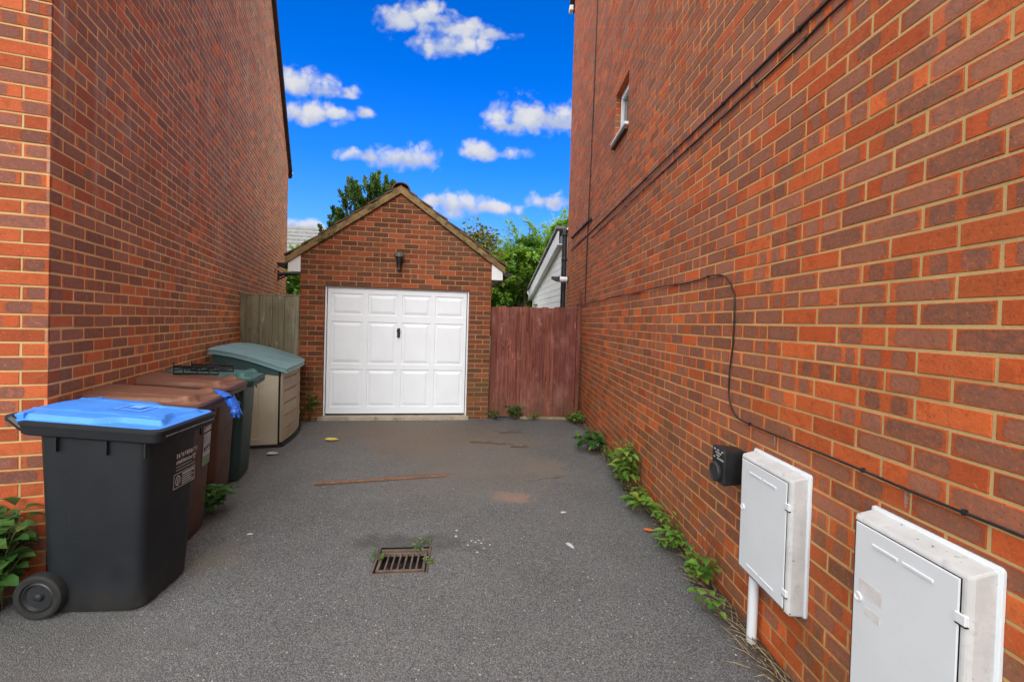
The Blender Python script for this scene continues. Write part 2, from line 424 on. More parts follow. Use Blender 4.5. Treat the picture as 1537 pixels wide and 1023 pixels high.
# hairline crack near the brick dust
cl = N.math('ABSOLUTE', N.math('SUBTRACT', N.math('SUBTRACT', py, 4.02), N.math('ADD', N.math('MULTIPLY', px, .45), N.math('MULTIPLY', N.noise(P, 5, 4, .7), .16))))
cm = N.math('MULTIPLY', N.ramp(cl, .012, .004), N.math('MULTIPLY', N.ramp(px, .22, .3), N.ramp(px, .75, .6)))
col = N.mix(N.math('MULTIPLY', cm, .7), col, (.03, .03, .03))
h = N.math('ADD', N.math('MULTIPLY', N.ramp(cd, .7, .1), 1.0), N.math('MULTIPLY', N.noise(P, 300, 3, .6), .5))
h = N.math('ADD', h, N.math('MULTIPLY', N.noise(P, 6, 3), 1.2))
finish(N, b, col, .82, N.bump(h, .5, .005), .3)

GROUNDM = pmat('garden_earth_and_grass', (.05, .075, .02), (.075, .06, .03), .8, .95, .6, 20)
GX, GY, GA = -.60, 2.79, R(5); GW, GH = .345, .315       # gully hole
def hole_sheet(x0, x1, y0, y1, z, w, h):
    mb = MB()
    o = [(x0, y0), (x1, y0), (x1, y1), (x0, y1)]; c, s = math.cos(GA), math.sin(GA)
    i = [(GX + c * a - s * d, GY + s * a + c * d) for a, d in ((-w / 2, -h / 2), (w / 2, -h / 2), (w / 2, h / 2), (-w / 2, h / 2))]
    for k in range(4):
        q = (k + 1) % 4
        mb.face([(*o[k], z), (*o[q], z), (*i[q], z), (*i[k], z)])
    return mb
o = obj('ground', hole_sheet(-400, 400, -400, 600, -.03, GW + .02, GH + .02), GROUNDM); o['kind'] = 'structure'
dr = hole_sheet(-14, 10, -12, 8.2, 0, GW, GH)
o = obj('driveway', dr, ASPHALT); o['kind'] = 'structure'

# ------------------------------------------------------------------ left house
TL = -.3311
LC = Vector((-2.4414, 2.4095, 0)); LD = Vector((math.sin(TL), math.cos(TL), 0)); LN = Vector((math.cos(TL), -math.sin(TL), 0))
lh = thing('brick_house', 'dark red brick house on the left with a tall blank gable behind the bins', 'house')
mb = MB()
LEN = 9.08; HE = 5.12; SL = math.tan(R(40.3)); zr = HE + SL * LEN / 2
pl = [(SL, 1, HE + SL * LEN), (-SL, 1, HE)]
brick_wall(mb, LC, LD, LN, 0, LEN, 0, 8.6, -.001, 0 + .1125, pl, seed=5, dark=.46, plain=.16, depth=.0012)
LF = -LN
brick_wall(mb, LC, LF, -LD, 0, 4.0, 0, 5.1, -.001, .0, seed=9, dark=.26, plain=.34, mi=(2, 3))
# the walls one does not see, closing the house
c = [LC + LF * a + LD * d for a, d in ((4.0, 0), (8.5, 0), (8.5, LEN), (0, LEN))]
for a, d in ((0, 1), (1, 2), (2, 3)):
    mb.face([c[a], c[d], c[d] + Vector((0, 0, HE)), c[a] + Vector((0, 0, HE))], mi=0, a=(.1, .09, .1, .001))
obj('wall', mb, [BR_LEFT, MO_LEFT, BR_FRONT, MO_FRONT], lh, attrs=True)
# roof: two slabs that overhang the gable a little, with black verge caps
def slab(mb, A, Bv, W, t, mi=0):
    """A->Bv along the slope edge, W across, t thickness upward"""
    A = Vector(A); Bv = Vector(Bv); W = Vector(W); up = Vector((0, 0, t))
    mb.mesh([A, Bv, Bv + W, A + W, A + up, Bv + up, Bv + W + up, A + W + up], [(3, 2, 1, 0), (4, 5, 6, 7), (0, 1, 5, 4), (1, 2, 6, 5), (2, 3, 7, 6), (3, 0, 4, 7)], mi)
mb = MB()
e1 = LC + LD * (LEN + .16) + LN * .07 + Vector((0, 0, HE - .12)); rdg = LC + LD * LEN / 2 + LN * .07 + Vector((0, 0, zr + .03)); e0 = LC - LD * .16 + LN * .07 + Vector((0, 0, HE - .12))
slab(mb, e1, rdg, -LN * 8.6, .10); slab(mb, rdg, e0, -LN * 8.6, .10)
# tile noses seen edge-on along the verge
rf = obj('roof', mb, TILE_DARK, lh)
mb = MB()
for k in range(21):
    t0, t1 = k / 21, (k + 1) / 21
    p = e1.lerp(rdg, t0); q = e1.lerp(rdg, t1)
    slab(mb, p + LN * .004 + Vector((0, 0, .055)), q + LN * .004 + Vector((0, 0, .03)), -LN * .12, .075)
obj('verge_cap', mb, BLACKPL, rf)
mb = MB(); g0 = LC + LD * (LEN + .14) + LN * .05 + Vector((0, 0, HE - .10))
mb.tube([g0 + LD * .05, g0 + LD * .05 - LN * 6], .055, 10)
gut = obj('gutter', mb, BLACKPL, lh, smooth=True, auto=50)
mb = MB(); mb.box(-.03, .03, -.03, .03, 0, .05, Matrix.Translation(g0 + LD * .0 + Vector((0, 0, .045))), c=.006)
obj('gutter_end', mb, WHITE, gut)
# two weep vents near the far end
for s, z in ((7.35, 2.47), (7.75, 2.62)):
    mb = MB(); mb.box(-.03, .03, -.004, .004, -.05, .05, Matrix.Translation(LC + LD * s + LN * .004 + Vector((0, 0, z))) @ Matrix.Rotation(math.pi / 2 - TL, 4, 'Z'))
    obj('vent', mb, DARK, lh)
# black bracket light at its far end
t = thing('wall_bracket', 'short black bracket sticking out from the far end of the left house wall', 'bracket', LC + LD * 7.75 + Vector((0, 0, 2.43)), math.atan2(LN.y, LN.x))
mb = MB(); mb.box(0, .03, -.06, .06, -.12, .09, c=.008); obj('wall_plate', mb, BLACKPL, t)
mb = MB(); mb.tube([(.03, 0, 0), (.12, 0, .02), (.42, -.01, .035)], [.045, .035, .028], 10)
mb.tube([(.03, 0, -.1), (.2, 0, .0)], .016, 8); obj('arm', mb, BLACKPL, t, smooth=True, auto=50)

# ------------------------------------------------------------------ right house
XR = 1.304; YE = 9.25
rh = thing('brick_house', 'tall orange and grey brick house on the right with cables and one small white window', 'house')
mb = MB()
HE2 = 8.42; ymid = 4.35; SL2 = math.tan(R(38)); ZR2 = HE2 + SL2 * (YE - ymid)
WY0, WY1, WZ0, WZ1 = 4.845, 5.405, 3.729, 4.329
# u runs along -Y from the far end so that bricks face -X
O = Vector((XR, YE, 0)); U = Vector((0, -1, 0))
ph = (YE - 3.2717) % .225
pl2 = [(-SL2, 1, HE2)]
brick_wall(mb, O, U, (-1, 0, 0), 0, YE + .6, 0, 8.4, -.021, ph, pl2, [(YE - WY1, YE - WY0, WZ0, WZ1)], seed=21, dark=.34, plain=.2, depth=.0026)
# brick reveals of the window opening (jambs and head)
brick_wall(mb, (XR, WY1, 0), (1, 0, 0), (0, -1, 0), 0, .105, WZ0, WZ1, -.021, 0, seed=4, dark=.3, plain=.3)
brick_wall(mb, (XR, WY0, 0), (1, 0, 0), (0, 1, 0), 0, .105, WZ0, WZ1, -.021, 0, seed=6, dark=.3, plain=.3)
mb.face([(XR - .004, WY0, WZ1), (XR - .004, WY1, WZ1), (XR + .105, WY1, WZ1), (XR + .105, WY0, WZ1)], mi=0, a=(.1, .09, .1, .001))
# far return and the unseen walls
brick_wall(mb, (XR, YE, 0), (1, 0, 0), (0, 1, 0), 0, 3.0, 0, 8.4, -.021, .1125, seed=33, dark=.36, plain=.2)
for p, q in (((4.304, YE), (9, YE)), ((9, YE), (9, -.6)), ((9, -.6), (XR, -.6))):
    mb.face([(*p, 0), (*q, 0), (*q, HE2), (*p, HE2)], mi=0, a=(.1, .09, .1, .001))
mb.face([(XR + .3, -.6, 0), (XR + .3, YE - .2, 0), (XR + .3, YE - .2, 3.5), (XR + .3, -.6, 3.5)], mi=1)
obj('wall', mb, [BR_RIGHT, MO_RIGHT], rh, attrs=True)
mb = MB()
ea = Vector((XR - .08, YE + .22, HE2 - .13)); ra = Vector((XR - .08, ymid, ZR2 + .05)); eb = Vector((XR - .08, -.75, HE2 + .5))
slab(mb, ra, ea, (8, 0, 0), .12); slab(mb, eb, ra, (8, 0, 0), .12)
rf = obj('roof', mb, TILE_DARK, rh)
mb = MB(); mb.tube([(XR - .09, YE + .22, HE2 - .2), (8, YE + .22, HE2 - .2)], .06, 10); gt = obj('gutter', mb, BLACKPL, rh, smooth=True, auto=50)
mb = MB(); mb.box(XR - .10, XR - .02, YE + .03, YE + .17, HE2 - .33, HE2 - .22, c=.01); obj('soffit_end', mb, WHITE, rf)
# window
mb = MB()
fx0, fx1 = XR + .06, XR + .12
ww, zz = (WY0 + .002, WY1 - .002), (WZ0 + .035, WZ1 - .002)
mb.box(fx0, fx1, ww[0], ww[0] + .055, zz[0], zz[1], c=.006); mb.box(fx0, fx1, ww[1] - .055, ww[1], zz[0], zz[1], c=.006)
mb.box(fx0, fx1, ww[0] + .055, ww[1] - .055, zz[0], zz[0] + .055, c=.006); mb.box(fx0, fx1, ww[0] + .055, ww[1] - .055, zz[1] - .055, zz[1], c=.006)
win = obj('window', mb, WHITE, rh)
mb = MB()
i0, i1, k0, k1 = ww[0] + .06, ww[1] - .06, zz[0] + .06, zz[1] - .06
for a in ((i0, i0 + .04, k0, k1), (i1 - .04, i1, k0, k1), (i0 + .04, i1 - .04, k0, k0 + .04), (i0 + .04, i1 - .04, k1 - .04, k1)):
    mb.box(fx0 - .012, fx1 - .02, *a, c=.005)
obj('sash', mb, WHITE, win)
mb = MB(); mb.box(fx1 - .04, fx1 - .03, i0 + .04, i1 - .04, k0 + .04, k1 - .04); obj('pane', mb, GLASS, win)
mb = MB(); mb.box(XR - .045, XR + .06, WY0 - .03, WY1 + .03, WZ0 - .002, WZ0 + .033, c=.006); obj('sill', mb, WHITE, win)
mb = MB(); mb.box(XR - .042, XR - .004, WY0 - .025, WY1 + .025, WZ0 - .05, WZ0 - .0025, c=.003); obj('sill_brick', mb, TILE, win)
# black waste pipe at the far corner
mb = MB(); PX, PY = 1.262, 9.40
mb.tube([(PX + .35, PY + .05, 3.62), (PX + .1, PY, 3.60), (PX + .01, PY, 3.52), (PX, PY, 3.4), (PX, PY, 0)], .055, 14)
dp = obj('drainpipe', mb, BLACKPL, rh, smooth=True, auto=60)
for z in (2.9, 1.2, 3.42):
    mb = MB(); mb.lathe([(.062, -.035), (.066, -.03), (.066, .03), (.062, .035)], Matrix.Translation((PX, PY, z)), 14); obj('pipe_collar', mb, BLACKPL, dp, smooth=True, auto=50)
mb = MB(); mb.lathe([(.001, -.03), (.022, -.02), (.03, 0), (.022, .02), (.001, .03)], Matrix.Translation((PX + .045, PY - .09, 3.53)), 10); obj('pipe_cap', mb, WHITE, dp, smooth=True)

# floodlight on the far end of the right wall
t = thing('security_light', 'white tubular wall light with a black head beside the black drainpipe', 'light', (XR, 9.05, 2.44))
mb = MB(); MR = Matrix.Rotation(-math.pi / 2, 4, 'Y')
mb.lathe([(.06, 0), (.07, .005), (.07, .015), (.055, .02)], MR, 16); obj('wall_plate', mb, BLACKPL, t, smooth=True, auto=40)
mb = MB(); mb.lathe([(.055, .018), (.055, .17), (.05, .175)], MR, 16); obj('housing', mb, WHITE, t, smooth=True, auto=40)
mb = MB(); mb.loft([[(-x, y, z) for x, y, z in r] for r in (
    [(.172, -.05, -.05), (.172, .05, -.05), (.172, .05, .05), (.172, -.05, .05)], [(.24, -.05, -.045), (.24, .05, -.045), (.24, .05, .05), (.24, -.05, .05)],
    [(.34, -.035, .005), (.34, .035, .005), (.34, .035, .055), (.34, -.035, .055)])]); obj('lamp_head', mb, BLACKPL, t, bevel=.006)

# ------------------------------------------------------------------ garage
TG = .1374
gar = thing('brick_garage', 'small brown brick garage with white door and mossy pitched roof', 'garage', (-2.99, 6.5163, 0), TG)
GWD = 2.8125; A0, A1, ZO = .3375, 2.475, 1.9985
SLG = math.tan(R(35.2)); AM = GWD / 2; ZP = 3.455
ZW = ZP - SLG * AM
mb = MB()
plg = [(SLG, 1, ZP + SLG * AM), (-SLG, 1, ZP - SLG * AM)]
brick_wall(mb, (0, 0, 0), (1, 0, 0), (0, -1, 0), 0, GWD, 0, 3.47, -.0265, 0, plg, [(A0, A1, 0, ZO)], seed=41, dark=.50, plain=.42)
brick_wall(mb, (0, 0, 0), (0, 1, 0), (-1, 0, 0), 0, 1.2, 0, ZW, -.0265, .1125, seed=43, dark=.5, plain=.42)
brick_wall(mb, (GWD, 0, 0), (0, 1, 0), (1, 0, 0), 0, 1.2, 0, ZW, -.0265, .1125, seed=44, dark=.5, plain=.42)
brick_wall(mb, (A0, 0, 0), (0, 1, 0), (1, 0, 0), 0, .16, 0, ZO, -.0265, .1125, seed=45, dark=.5, plain=.42)
brick_wall(mb, (A1, 0, 0), (0, 1, 0), (-1, 0, 0), 0, .16, 0, ZO, -.0265, .1125, seed=46, dark=.5, plain=.42)
mb.face([(A0, -.004, ZO), (A0, .16, ZO), (A1, .16, ZO), (A1, -.004, ZO)], mi=0, a=(.1, .09, .1, .001))
for p, q in (((0, 1.2), (0, 5)), ((0, 5), (GWD, 5)), ((GWD, 5), (GWD, 1.2))):
    mb.face([(*p, 0), (*q, 0), (*q, ZW), (*p, ZW)], mi=0, a=(.1, .09, .1, .001))
mb.face([(0, 5, ZW), (GWD, 5, ZW), (AM, 5, ZP)], mi=0)
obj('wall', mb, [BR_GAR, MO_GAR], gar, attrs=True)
# roof: stepped tile courses on both slopes
mb = MB(); rng = random.Random(3)
EX = .205; nC = 7
def slope_pt(side, d, lift=0.0):
    """d = horizontal distance from the ridge; returns (a, z) on the roof underside plane"""
    return (AM + side * d, ZP + .02 - SLG * d + lift)
HALF = AM + EX
for side in (-1, 1):
    for k in range(nC):
        d0 = HALF * k / nC - .03 if k else 0.0; d1 = HALF * (k + 1) / nC + .015
        ntl = 17
        for q in range(ntl):
            y0 = -.045 + q * 5.1 / ntl; y1 = y0 + 5.1 / ntl - .004
            j = rng.uniform(-.004, .005)
            (a0, z0), (a1, z1) = slope_pt(side, d0, .042 + j), slope_pt(side, d1, .075 + j)
            th = .026
            vs = [(a0, y0, z0), (a1, y0, z1), (a1, y1, z1), (a0, y1, z0), (a0, y0, z0 + th), (a1, y0, z1 + th), (a1, y1, z1 + th), (a0, y1, z0 + th)]
            fs = [(3, 2, 1, 0), (4, 5, 6, 7), (0, 1, 5, 4), (1, 2, 6, 5), (2, 3, 7, 6), (3, 0, 4, 7)]
            if side < 0: fs = [f[::-1] for f in fs]
            mb.mesh(vs, fs)
rf = obj('roof', mb, TILE, gar)
mb = MB()
for side in (-1, 1):
    n = 24; top = []; bot = []
    for k in range(n + 1):
        d = HALF * k / n
        a, z = slope_pt(side, d)
        sag = -.05 * max(0, (d - AM) / EX) * 0
        top.append((a, z + .046 + .018 * math.sin(k * 2.1) * .3)); bot.append((a, z - .052 + rng.uniform(-.004, .004)))
    for k in range(n):
        for y, fl in ((-.05, side < 0), (.03, side > 0)):
            f = [(top[k][0], y, top[k][1]), (bot[k][0], y, bot[k][1]), (bot[k + 1][0], y, bot[k + 1][1]), (top[k + 1][0], y, top[k + 1][1])]
            mb.face(f if not fl else f[::-1])
        mb.face([(bot[k][0], -.05, bot[k][1]), (bot[k][0], .03, bot[k][1]), (bot[k + 1][0], .03, bot[k + 1][1]), (bot[k + 1][0], -.05, bot[k + 1][1])])
        mb.face([(top[k][0], -.05, top[k][1]), (top[k][0], .03, top[k][1]), (top[k + 1][0], .03, top[k + 1][1]), (top[k + 1][0], -.05, top[k + 1][1])])
    mb.face([(top[n][0], -.05, top[n][1]), (top[n][0], .03, top[n][1]), (bot[n][0], .03, bot[n][1]), (bot[n][0], -.05, bot[n][1])])
obj('verge', mb, VERGE, rf)
# half-round ridge tiles
for k in range(11):
    mb = MB(); y0 = -.06 + k * .46; y1 = y0 + .455
    pr = []
    for q in range(11):
        an = R(180 * q / 10); pr.append((.135 * math.cos(an), .105 * math.sin(an)))
    inn = [(x * .86, z * .84) for x, z in pr][::-1]
    ring = pr + inn
    zc = ZP + .02
    jz = .004 * (k % 3)
    mb.loft([[(AM + x, y0, zc + z + jz) for x, z in ring], [(AM + x, y1, zc + z + jz) for x, z in ring]])
    obj('ridge_tile', mb, TILE, rf, smooth=True, auto=40)
# boxed white eave ends and black gutters
for side in (-1, 1):
    mb = MB()
    a_in = 0 if side < 0 else GWD; a_out = a_in + side * .17
    zt_in = ZP + .02 - SLG * AM - .056; zt_out = zt_in - SLG * .17
    zb = zt_out - .125
    vs = []
    for y in (-.016, .02): vs += [(a_in, y, zb), (a_out, y, zb), (a_out, y, zt_out), (a_in, y, zt_in)]
    fs = [(0, 1, 2, 3), (7, 6, 5, 4), (0, 4, 5, 1), (1, 5, 6, 2), (2, 6, 7, 3), (3, 7, 4, 0)]
    if side < 0: fs = [f[::-1] for f in fs]
    mb.mesh(vs, fs)
    obj('eave_box', mb, WHITE, gar)
    mb = MB(); mb.box(min(a_in, a_out), max(a_in, a_out), .021, 5, zb + .01, zb + .02); mb.box(a_out - .009, a_out + .009, .021, 5, zb + .02, zt_out - .002)
    obj('fascia', mb, WHITE, gar)
    mb = MB(); gx = a_out + side * .076; gz = zt_out - .01
    ring = [(.068 * math.cos(R(180 + 18 * q)), .068 * math.sin(R(180 + 18 * q))) for q in range(11)]
    ring = ring + [(x * .9, z * .9) for x, z in ring][::-1]
    mb.loft([[(gx + x, -.05, gz + z) for x, z in ring], [(gx + x, 5, gz + z) for x, z in ring]])
    mb.face([(gx + .067 * math.cos(R(180 + 18 * q)), -.049, gz + .067 * math.sin(R(180 + 18 * q))) for q in range(11)])
    obj('gutter', mb, BLACKPL, gar, smooth=True, auto=40)
# door: one up-and-over leaf with twelve raised panels
mb = MB()
D0, D1, DZ0, DZ1 = .375, 2.437, .085, 1.965
yd = .055
def panel(mb, a0, a1, z0, z1):
    rings = []
    for ins, dy in ((0, 0), (.006, .013), (.024, .013), (.030, .010), (.062, .001), (.066, .001)):
        rings.append([(a0 + ins, yd + dy, z0 + ins), (a1 - ins, yd + dy, z0 + ins), (a1 - ins, yd + dy, z1 - ins), (a0 + ins, yd + dy, z1 - ins)])
    mb.loft(rings, caps=(False, True))
cols = [(.425, .885), (.955, 1.385), (1.455, 1.885), (1.955, 2.395)]
rows = [(.185, .755), (.835, 1.475), (1.575, 1.895)]
ax = sorted({D0, D1, *[v for q in cols for v in q]}); az = sorted({DZ0, DZ1, *[v for q in rows for v in q]})
for i in range(len(ax) - 1):
    for j in range(len(az) - 1):
        ma, mz = (ax[i] + ax[i + 1]) / 2, (az[j] + az[j + 1]) / 2
        if any(c0 < ma < c1 for c0, c1 in cols) and any(r0 < mz < r1 for r0, r1 in rows): continue
        mb.face([(ax[i], yd, az[j]), (ax[i + 1], yd, az[j]), (ax[i + 1], yd, az[j + 1]), (ax[i], yd, az[j + 1])])
for c0, c1 in cols:
    for r0, r1 in rows: panel(mb, c0, c1, r0, r1)
mb.box(D0, D1, yd + .0145, yd + .03, DZ0, DZ1)
for a, z in ((D0, 0), (D1, 0)): mb.box(a - .002, a + .002, yd, yd + .02, DZ0, DZ1)
mb.box(1.4205, 1.4255, yd - .0045, yd - .0005, DZ0 + .004, DZ1 - .004)
gd = obj('garage_door', mb, WHITE_DOOR, gar)
mb = MB(); mb.box(D0 + .01, D1 - .01, yd + .01, yd + .028, DZ0 - .03, DZ0 - .004); obj('bottom_seal', mb, BLACKPL, gd)
mb = MB()
HM = Matrix.Translation((1.413, yd - .006, 1.315))
mb.box(-.022, .022, -.006, .004, -.07, .075, HM, c=.004)
mb.lathe([(.016, 0), (.02, .02), (.027, .03), (.027, .045), (.02, .05)], HM @ Matrix.Translation((0, 0, .035)) @ Matrix.Rotation(math.pi / 2, 4, 'X'), 12)
mb.box(-.012, .012, -.045, -.03, -.06, .03, HM, c=.004)
obj('handle', mb, BLACKPL, gd)
mb = MB()
for a0, a1 in ((A0 + .002, D0 - .012), (D1 + .012, A1 - .002)): mb.box(a0, a1, .04, .11, .02, ZO - .004, c=.004)
mb.box(A0 + .03, A1 - .03, .06, .11, DZ1 + .006, ZO - .004)
obj('door_frame', mb, WHITE, gar)
mb = MB(); mb.box(A0 - .02, A1 + .02, .12, .16, 0.01, ZO); obj('dark_interior', mb, DARK, gar)
mb = MB(); mb.box(A0 - .06, A1 + .03, -.055, .11, -.02, .058, c=.008); obj('threshold', mb, STONE, gar)

# lantern over the door
t = thing('wall_lantern', 'black downward lantern with a grey ribbed cap on the garage gable above the door', 'lantern', (-2.99 + 1.41 * math.cos(TG) + .10 * math.sin(TG), 6.5163 + 1.41 * math.sin(TG) - .10 * math.cos(TG), 2.39), TG); t.scale = (.9, .9, .86)
IRON = pmat('weathered_black_iron', (.006, .006, .006), (.012, .012, .011), 20, .55, .2, 80)
GREYM = pmat('grey_metal_cap', (.14, .14, .13), (.07, .07, .065), 30, .6, .4, 60)
mb = MB(); mb.lathe([(.012, .16), (.03, .155), (.06, .135), (.078, .10), (.080, .075), (.07, .07)], None, 16); obj('cap', mb, GREYM, t, smooth=True, auto=30)
mb = MB()
for k in range(10):
    an = 2 * math.pi * k / 10; mb.tube([(.079 * math.cos(an), .079 * math.sin(an), .07), (.084 * math.cos(an), .084 * math.sin(an), .10), (.06 * math.cos(an), .06 * math.sin(an), .142)], .004, 5)
obj('cap_ribs', mb, IRON, t)
mb = MB(); mb.lathe([(.06, .07), (.056, .03), (.045, -.03), (.036, -.09), (.038, -.105), (.028, -.115)], None, 16); obj('body', mb, IRON, t, smooth=True, auto=30)
mb = MB(); mb.lathe([(.026, -.112), (.024, -.135), (.008, -.145)], None, 12); obj('lens', mb, GREYM, t, smooth=True)
mb = MB(); mb.tube([(0, .0, .02), (0, .10, .02)], .018, 10); mb.lathe([(.05, 0), (.05, .015), (.03, .02)], Matrix.Translation((0, .107, .02)) @ Matrix.Rotation(math.pi / 2, 4, 'X'), 14); obj('bracket', mb, IRON, t, smooth=True, auto=40)

# ------------------------------------------------------------------ fences
def wood_mat(name, c1, c2, c3, green, knots=.6):
    m, N, b = newmat(name)
    v = N.objc(); a = N.attr('pa'); r1, r2, r3 = N.sep(a.outputs['Vector'])
    vv = N.vmath('ADD', v, N.comb(N.math('MULTIPLY', r1, 9), N.math('MULTIPLY', r2, 9), N.math('MULTIPLY', r3, 9)))
    g = N.noise(N.scale(vv, (40, 40, 1.6)), 1, 5, .65, .6)
    col = N.mix(N.ramp(g, .3, .7), c1, c2)
    col = N.mix(N.math('MULTIPLY', r1, .75), col, c3)
    col = N.mix(N.math('MULTIPLY', N.ramp(g, .62, .8), .55), col, tuple(x * .3 for x in c2))
    kn = N.ramp(N.vor(N.scale(vv, (11, 11, 3.2)), 1), .16, .07)
    col = N.mix(N.math('MULTIPLY', kn, knots), col, tuple(x * .25 for x in c2))
    col = N.mix(N.math('MULTIPLY', N.ramp(N.noise(N.scale(vv, (9, 9, 3)), 1, 5, .7), .58, .72), .5), col, tuple(min(1, x * 1.9 + .06) for x in c1))
    fade = N.ramp(N.noise(N.scale(v, (2.2, 2.2, 1.1)), 1.3, 5, .7), .46, .72)
    col = N.mix(N.math('MULTIPLY', fade, .38), col, tuple(min(1, x * 1.25 + .09) for x in c1))
    px, py, pz = N.sep(N.pos())
    lo = N.math('MULTIPLY', N.ramp(pz, .7, .05), N.ramp(N.noise(v, 4, 4, .7), .35, .65))
    col = N.mix(N.math('MULTIPLY', lo, .6), col, green)
    finish(N, b, col, .85, N.bump(N.math('SUBTRACT', g, kn), .5, .006), .2)
    return m
RED = wood_mat('red_stained_boards', (.29, .095, .066), (.085, .025, .019), (.11, .034, .026), (.13, .08, .045))
GREYW = wood_mat('grey_weathered_boards', (.36, .33, .235), (.16, .15, .105), (.21, .195, .13), (.10, .10, .05), .6)
def boards(mb, x0, x1, w, zt, z0, rng, th=.018, wob=.012, y=0.0):
    x = x0; odd = 0
    while x < x1 - .02:
        e = min(x + w * rng.uniform(.82, 1.15), x1); r = (rng.random(), rng.random(), rng.random(), 0)
        zz = zt + rng.uniform(-wob, wob); odd = 1 - odd; yy = y + rng.uniform(-.003, .003) - .011 * odd
        # feather-edge section: thin edge tucked behind the next board's thick edge
        vs = [(x - .006, yy, z0), (e, yy - .019, z0), (e, yy + th * .6, z0), (x - .006, yy + th * .6, z0)]
        vt = [(p[0] + rng.uniform(-.003, .003), p[1], zz + rng.uniform(-.004, .004)) for p in vs]
        mb.mesh(vs + vt, [(0, 1, 5, 4), (1, 2, 6, 5), (2, 3, 7, 6), (3, 0, 4, 7), (4, 5, 6, 7), (3, 2, 1, 0)], 0, r)
        x = e
    return mb
rng = random.Random(8)
rfn = thing('wooden_fence', 'red stained upright board fence between the garage and the right house', 'fence', (-.195, 6.99, 0), R(2))
mb = boards(MB(), .005, .485, .085, 1.775, .03, rng); obj('narrow_panel', mb, RED, rfn, attrs=True)
mb = boards(MB(), .503, 1.36, .098, 1.782, .045, rng, y=-.004); obj('wide_panel', mb, RED, rfn, attrs=True)
mb = MB(); mb.box(.48, .504, .004, .05, 0, 1.75, a=(.1, .9, .3, 0)); obj('mossy_post', mb, wood_mat('mossy_post_wood', (.16, .13, .05), (.10, .07, .03), (.12, .10, .04), (.08, .09, .02)), rfn, attrs=True)
mb = MB(); mb.box(1.37, 1.43, -.03, .04, 0, 1.80, c=.005, a=(.5, .3, .3, 0)); obj('end_post', mb, RED, rfn, attrs=True)
for z in (.35, .95, 1.5):
    mb = MB(); mb.box(.005, 1.37, .016, .055, z, z + .07, a=(.4, .2, .1, 0)); obj('rail', mb, RED, rfn, attrs=True)
mb = MB(); mb.box(.5, 1.37, -.05, .02, -.01, .04, c=.006, a=(.6, .1, .1, 0)); obj('gravel_board', mb, wood_mat('pale_plank', (.34, .27, .17), (.25, .19, .12), (.3, .22, .14), (.14, .12, .06)), rfn, attrs=True)
mb = MB(); mb.box(XR - .032, XR - .001, 7.36, 7.41, 1.55, 2.09, c=.004, a=(.3, .2, .3, 0))
tag(obj('timber_batten', mb, RED, attrs=True), 'thin brown batten fixed upright to the right wall above the red fence', 'batten')

fl0 = Vector((-3.875, 6.53, 0)); fl1 = Vector((-2.995, 6.60, 0))
lfn = thing('wooden_fence', 'weathered grey-green board fence between the left house and the garage', 'fence', fl0, math.atan2(fl1.y - fl0.y, fl1.x - fl0.x))
Lf = (fl1 - fl0).length
mb = MB(); rng = random.Random(12)
boards(mb, .0, Lf, .095, 1.825, .05, rng, wob=.006)
obj('board_panel', mb, GREYW, lfn, attrs=True)
for z in (.4, 1.0, 1.55):
    mb = MB(); mb.box(.0, Lf, .014, .05, z, z + .07, a=(.4, .2, .1, 0)); obj('rail', mb, GREYW, lfn, attrs=True)
mb = MB(); mb.box(-.002, Lf, -.022, .02, 1.83, 1.85, a=(.2, .4, .1, 0)); obj('capping', mb, GREYW, lfn, attrs=True)
# ------------------------------------------------------------------ wheelie bins
def plastic(name, c, c2, scr, rough=.42):
    m, N, b = newmat(name); v = N.objc()
    col = N.mix(N.ramp(N.noise(v, 4, 5, .65), .35, .7), c, c2)
    s1 = N.noise(N.scale(v, (3, 3, 60)), 1.5, 3, .6); s2 = N.noise(N.scale(N.vmath('ADD', v, (4, 2, 9)), (40, 8, 5)), 1.2, 3, .6)
    sc = N.math('MAXIMUM', N.ramp(s1, .68, .74), N.ramp(s2, .70, .76))
    col = N.mix(N.math('MULTIPLY', sc, .22), col, scr)
    col = N.mix(N.math('MULTIPLY', N.ramp(N.vor(v, 26), .09, .05), N.math('MULTIPLY', N.ramp(N.noise(v, 5, 2), .5, .6), .6)), col, scr)
    px, py, pz = N.sep(v)
    col = N.mix(N.math('MULTIPLY', N.ramp(pz, .2, .0), N.math('MULTIPLY', N.noise(v, 12, 4), .5)), col, (.07, .06, .05))
    finish(N, b, col, N.math('ADD', rough, N.math('MULTIPLY', N.noise(v, 9, 4), .2)), N.bump(N.noise(v, 320, 2, .5), .12, .002), .4)
    return m
BIN_BLACK = plastic('bin_charcoal', (.0045, .0065, .0095), (.007, .009, .012), (.06, .065, .07))
BIN_BROWN = plastic('bin_brown', (.080, .033, .018), (.056, .023, .013), (.20, .13, .10))
LID_BROWN = plastic('lid_brown', (.20, .088, .052), (.155, .067, .040), (.36, .25, .20), .36)
BIN_GREEN = plastic('bin_green', (.012, .045, .040), (.010, .034, .030), (.09, .15, .14))
LID_GREEN = plastic('lid_green', (.055, .15, .135), (.04, .115, .105), (.2, .3, .28), .36)
LID_BLUE = plastic('lid_blue', (.060, .27, .82), (.045, .22, .74), (.32, .55, .95), .33)
TYRE = pmat('black_rubber', (.010, .010, .010), (.016, .016, .016), 12, .75, .2, 80)
PRINT = pmat('white_print', (.50, .50, .50), (.38, .38, .38), 30, .7)
def sst(t): t = max(0, min(1, t)); return t * t * (3 - 2 * t)
RX, RY = .330, .252
zrim = lambda x: .955 - .075 * x
BX0, BX1, BY = -.238, .212, .195
def front_x(z): return BX1 + (RX - .078 - BX1) * z / .95
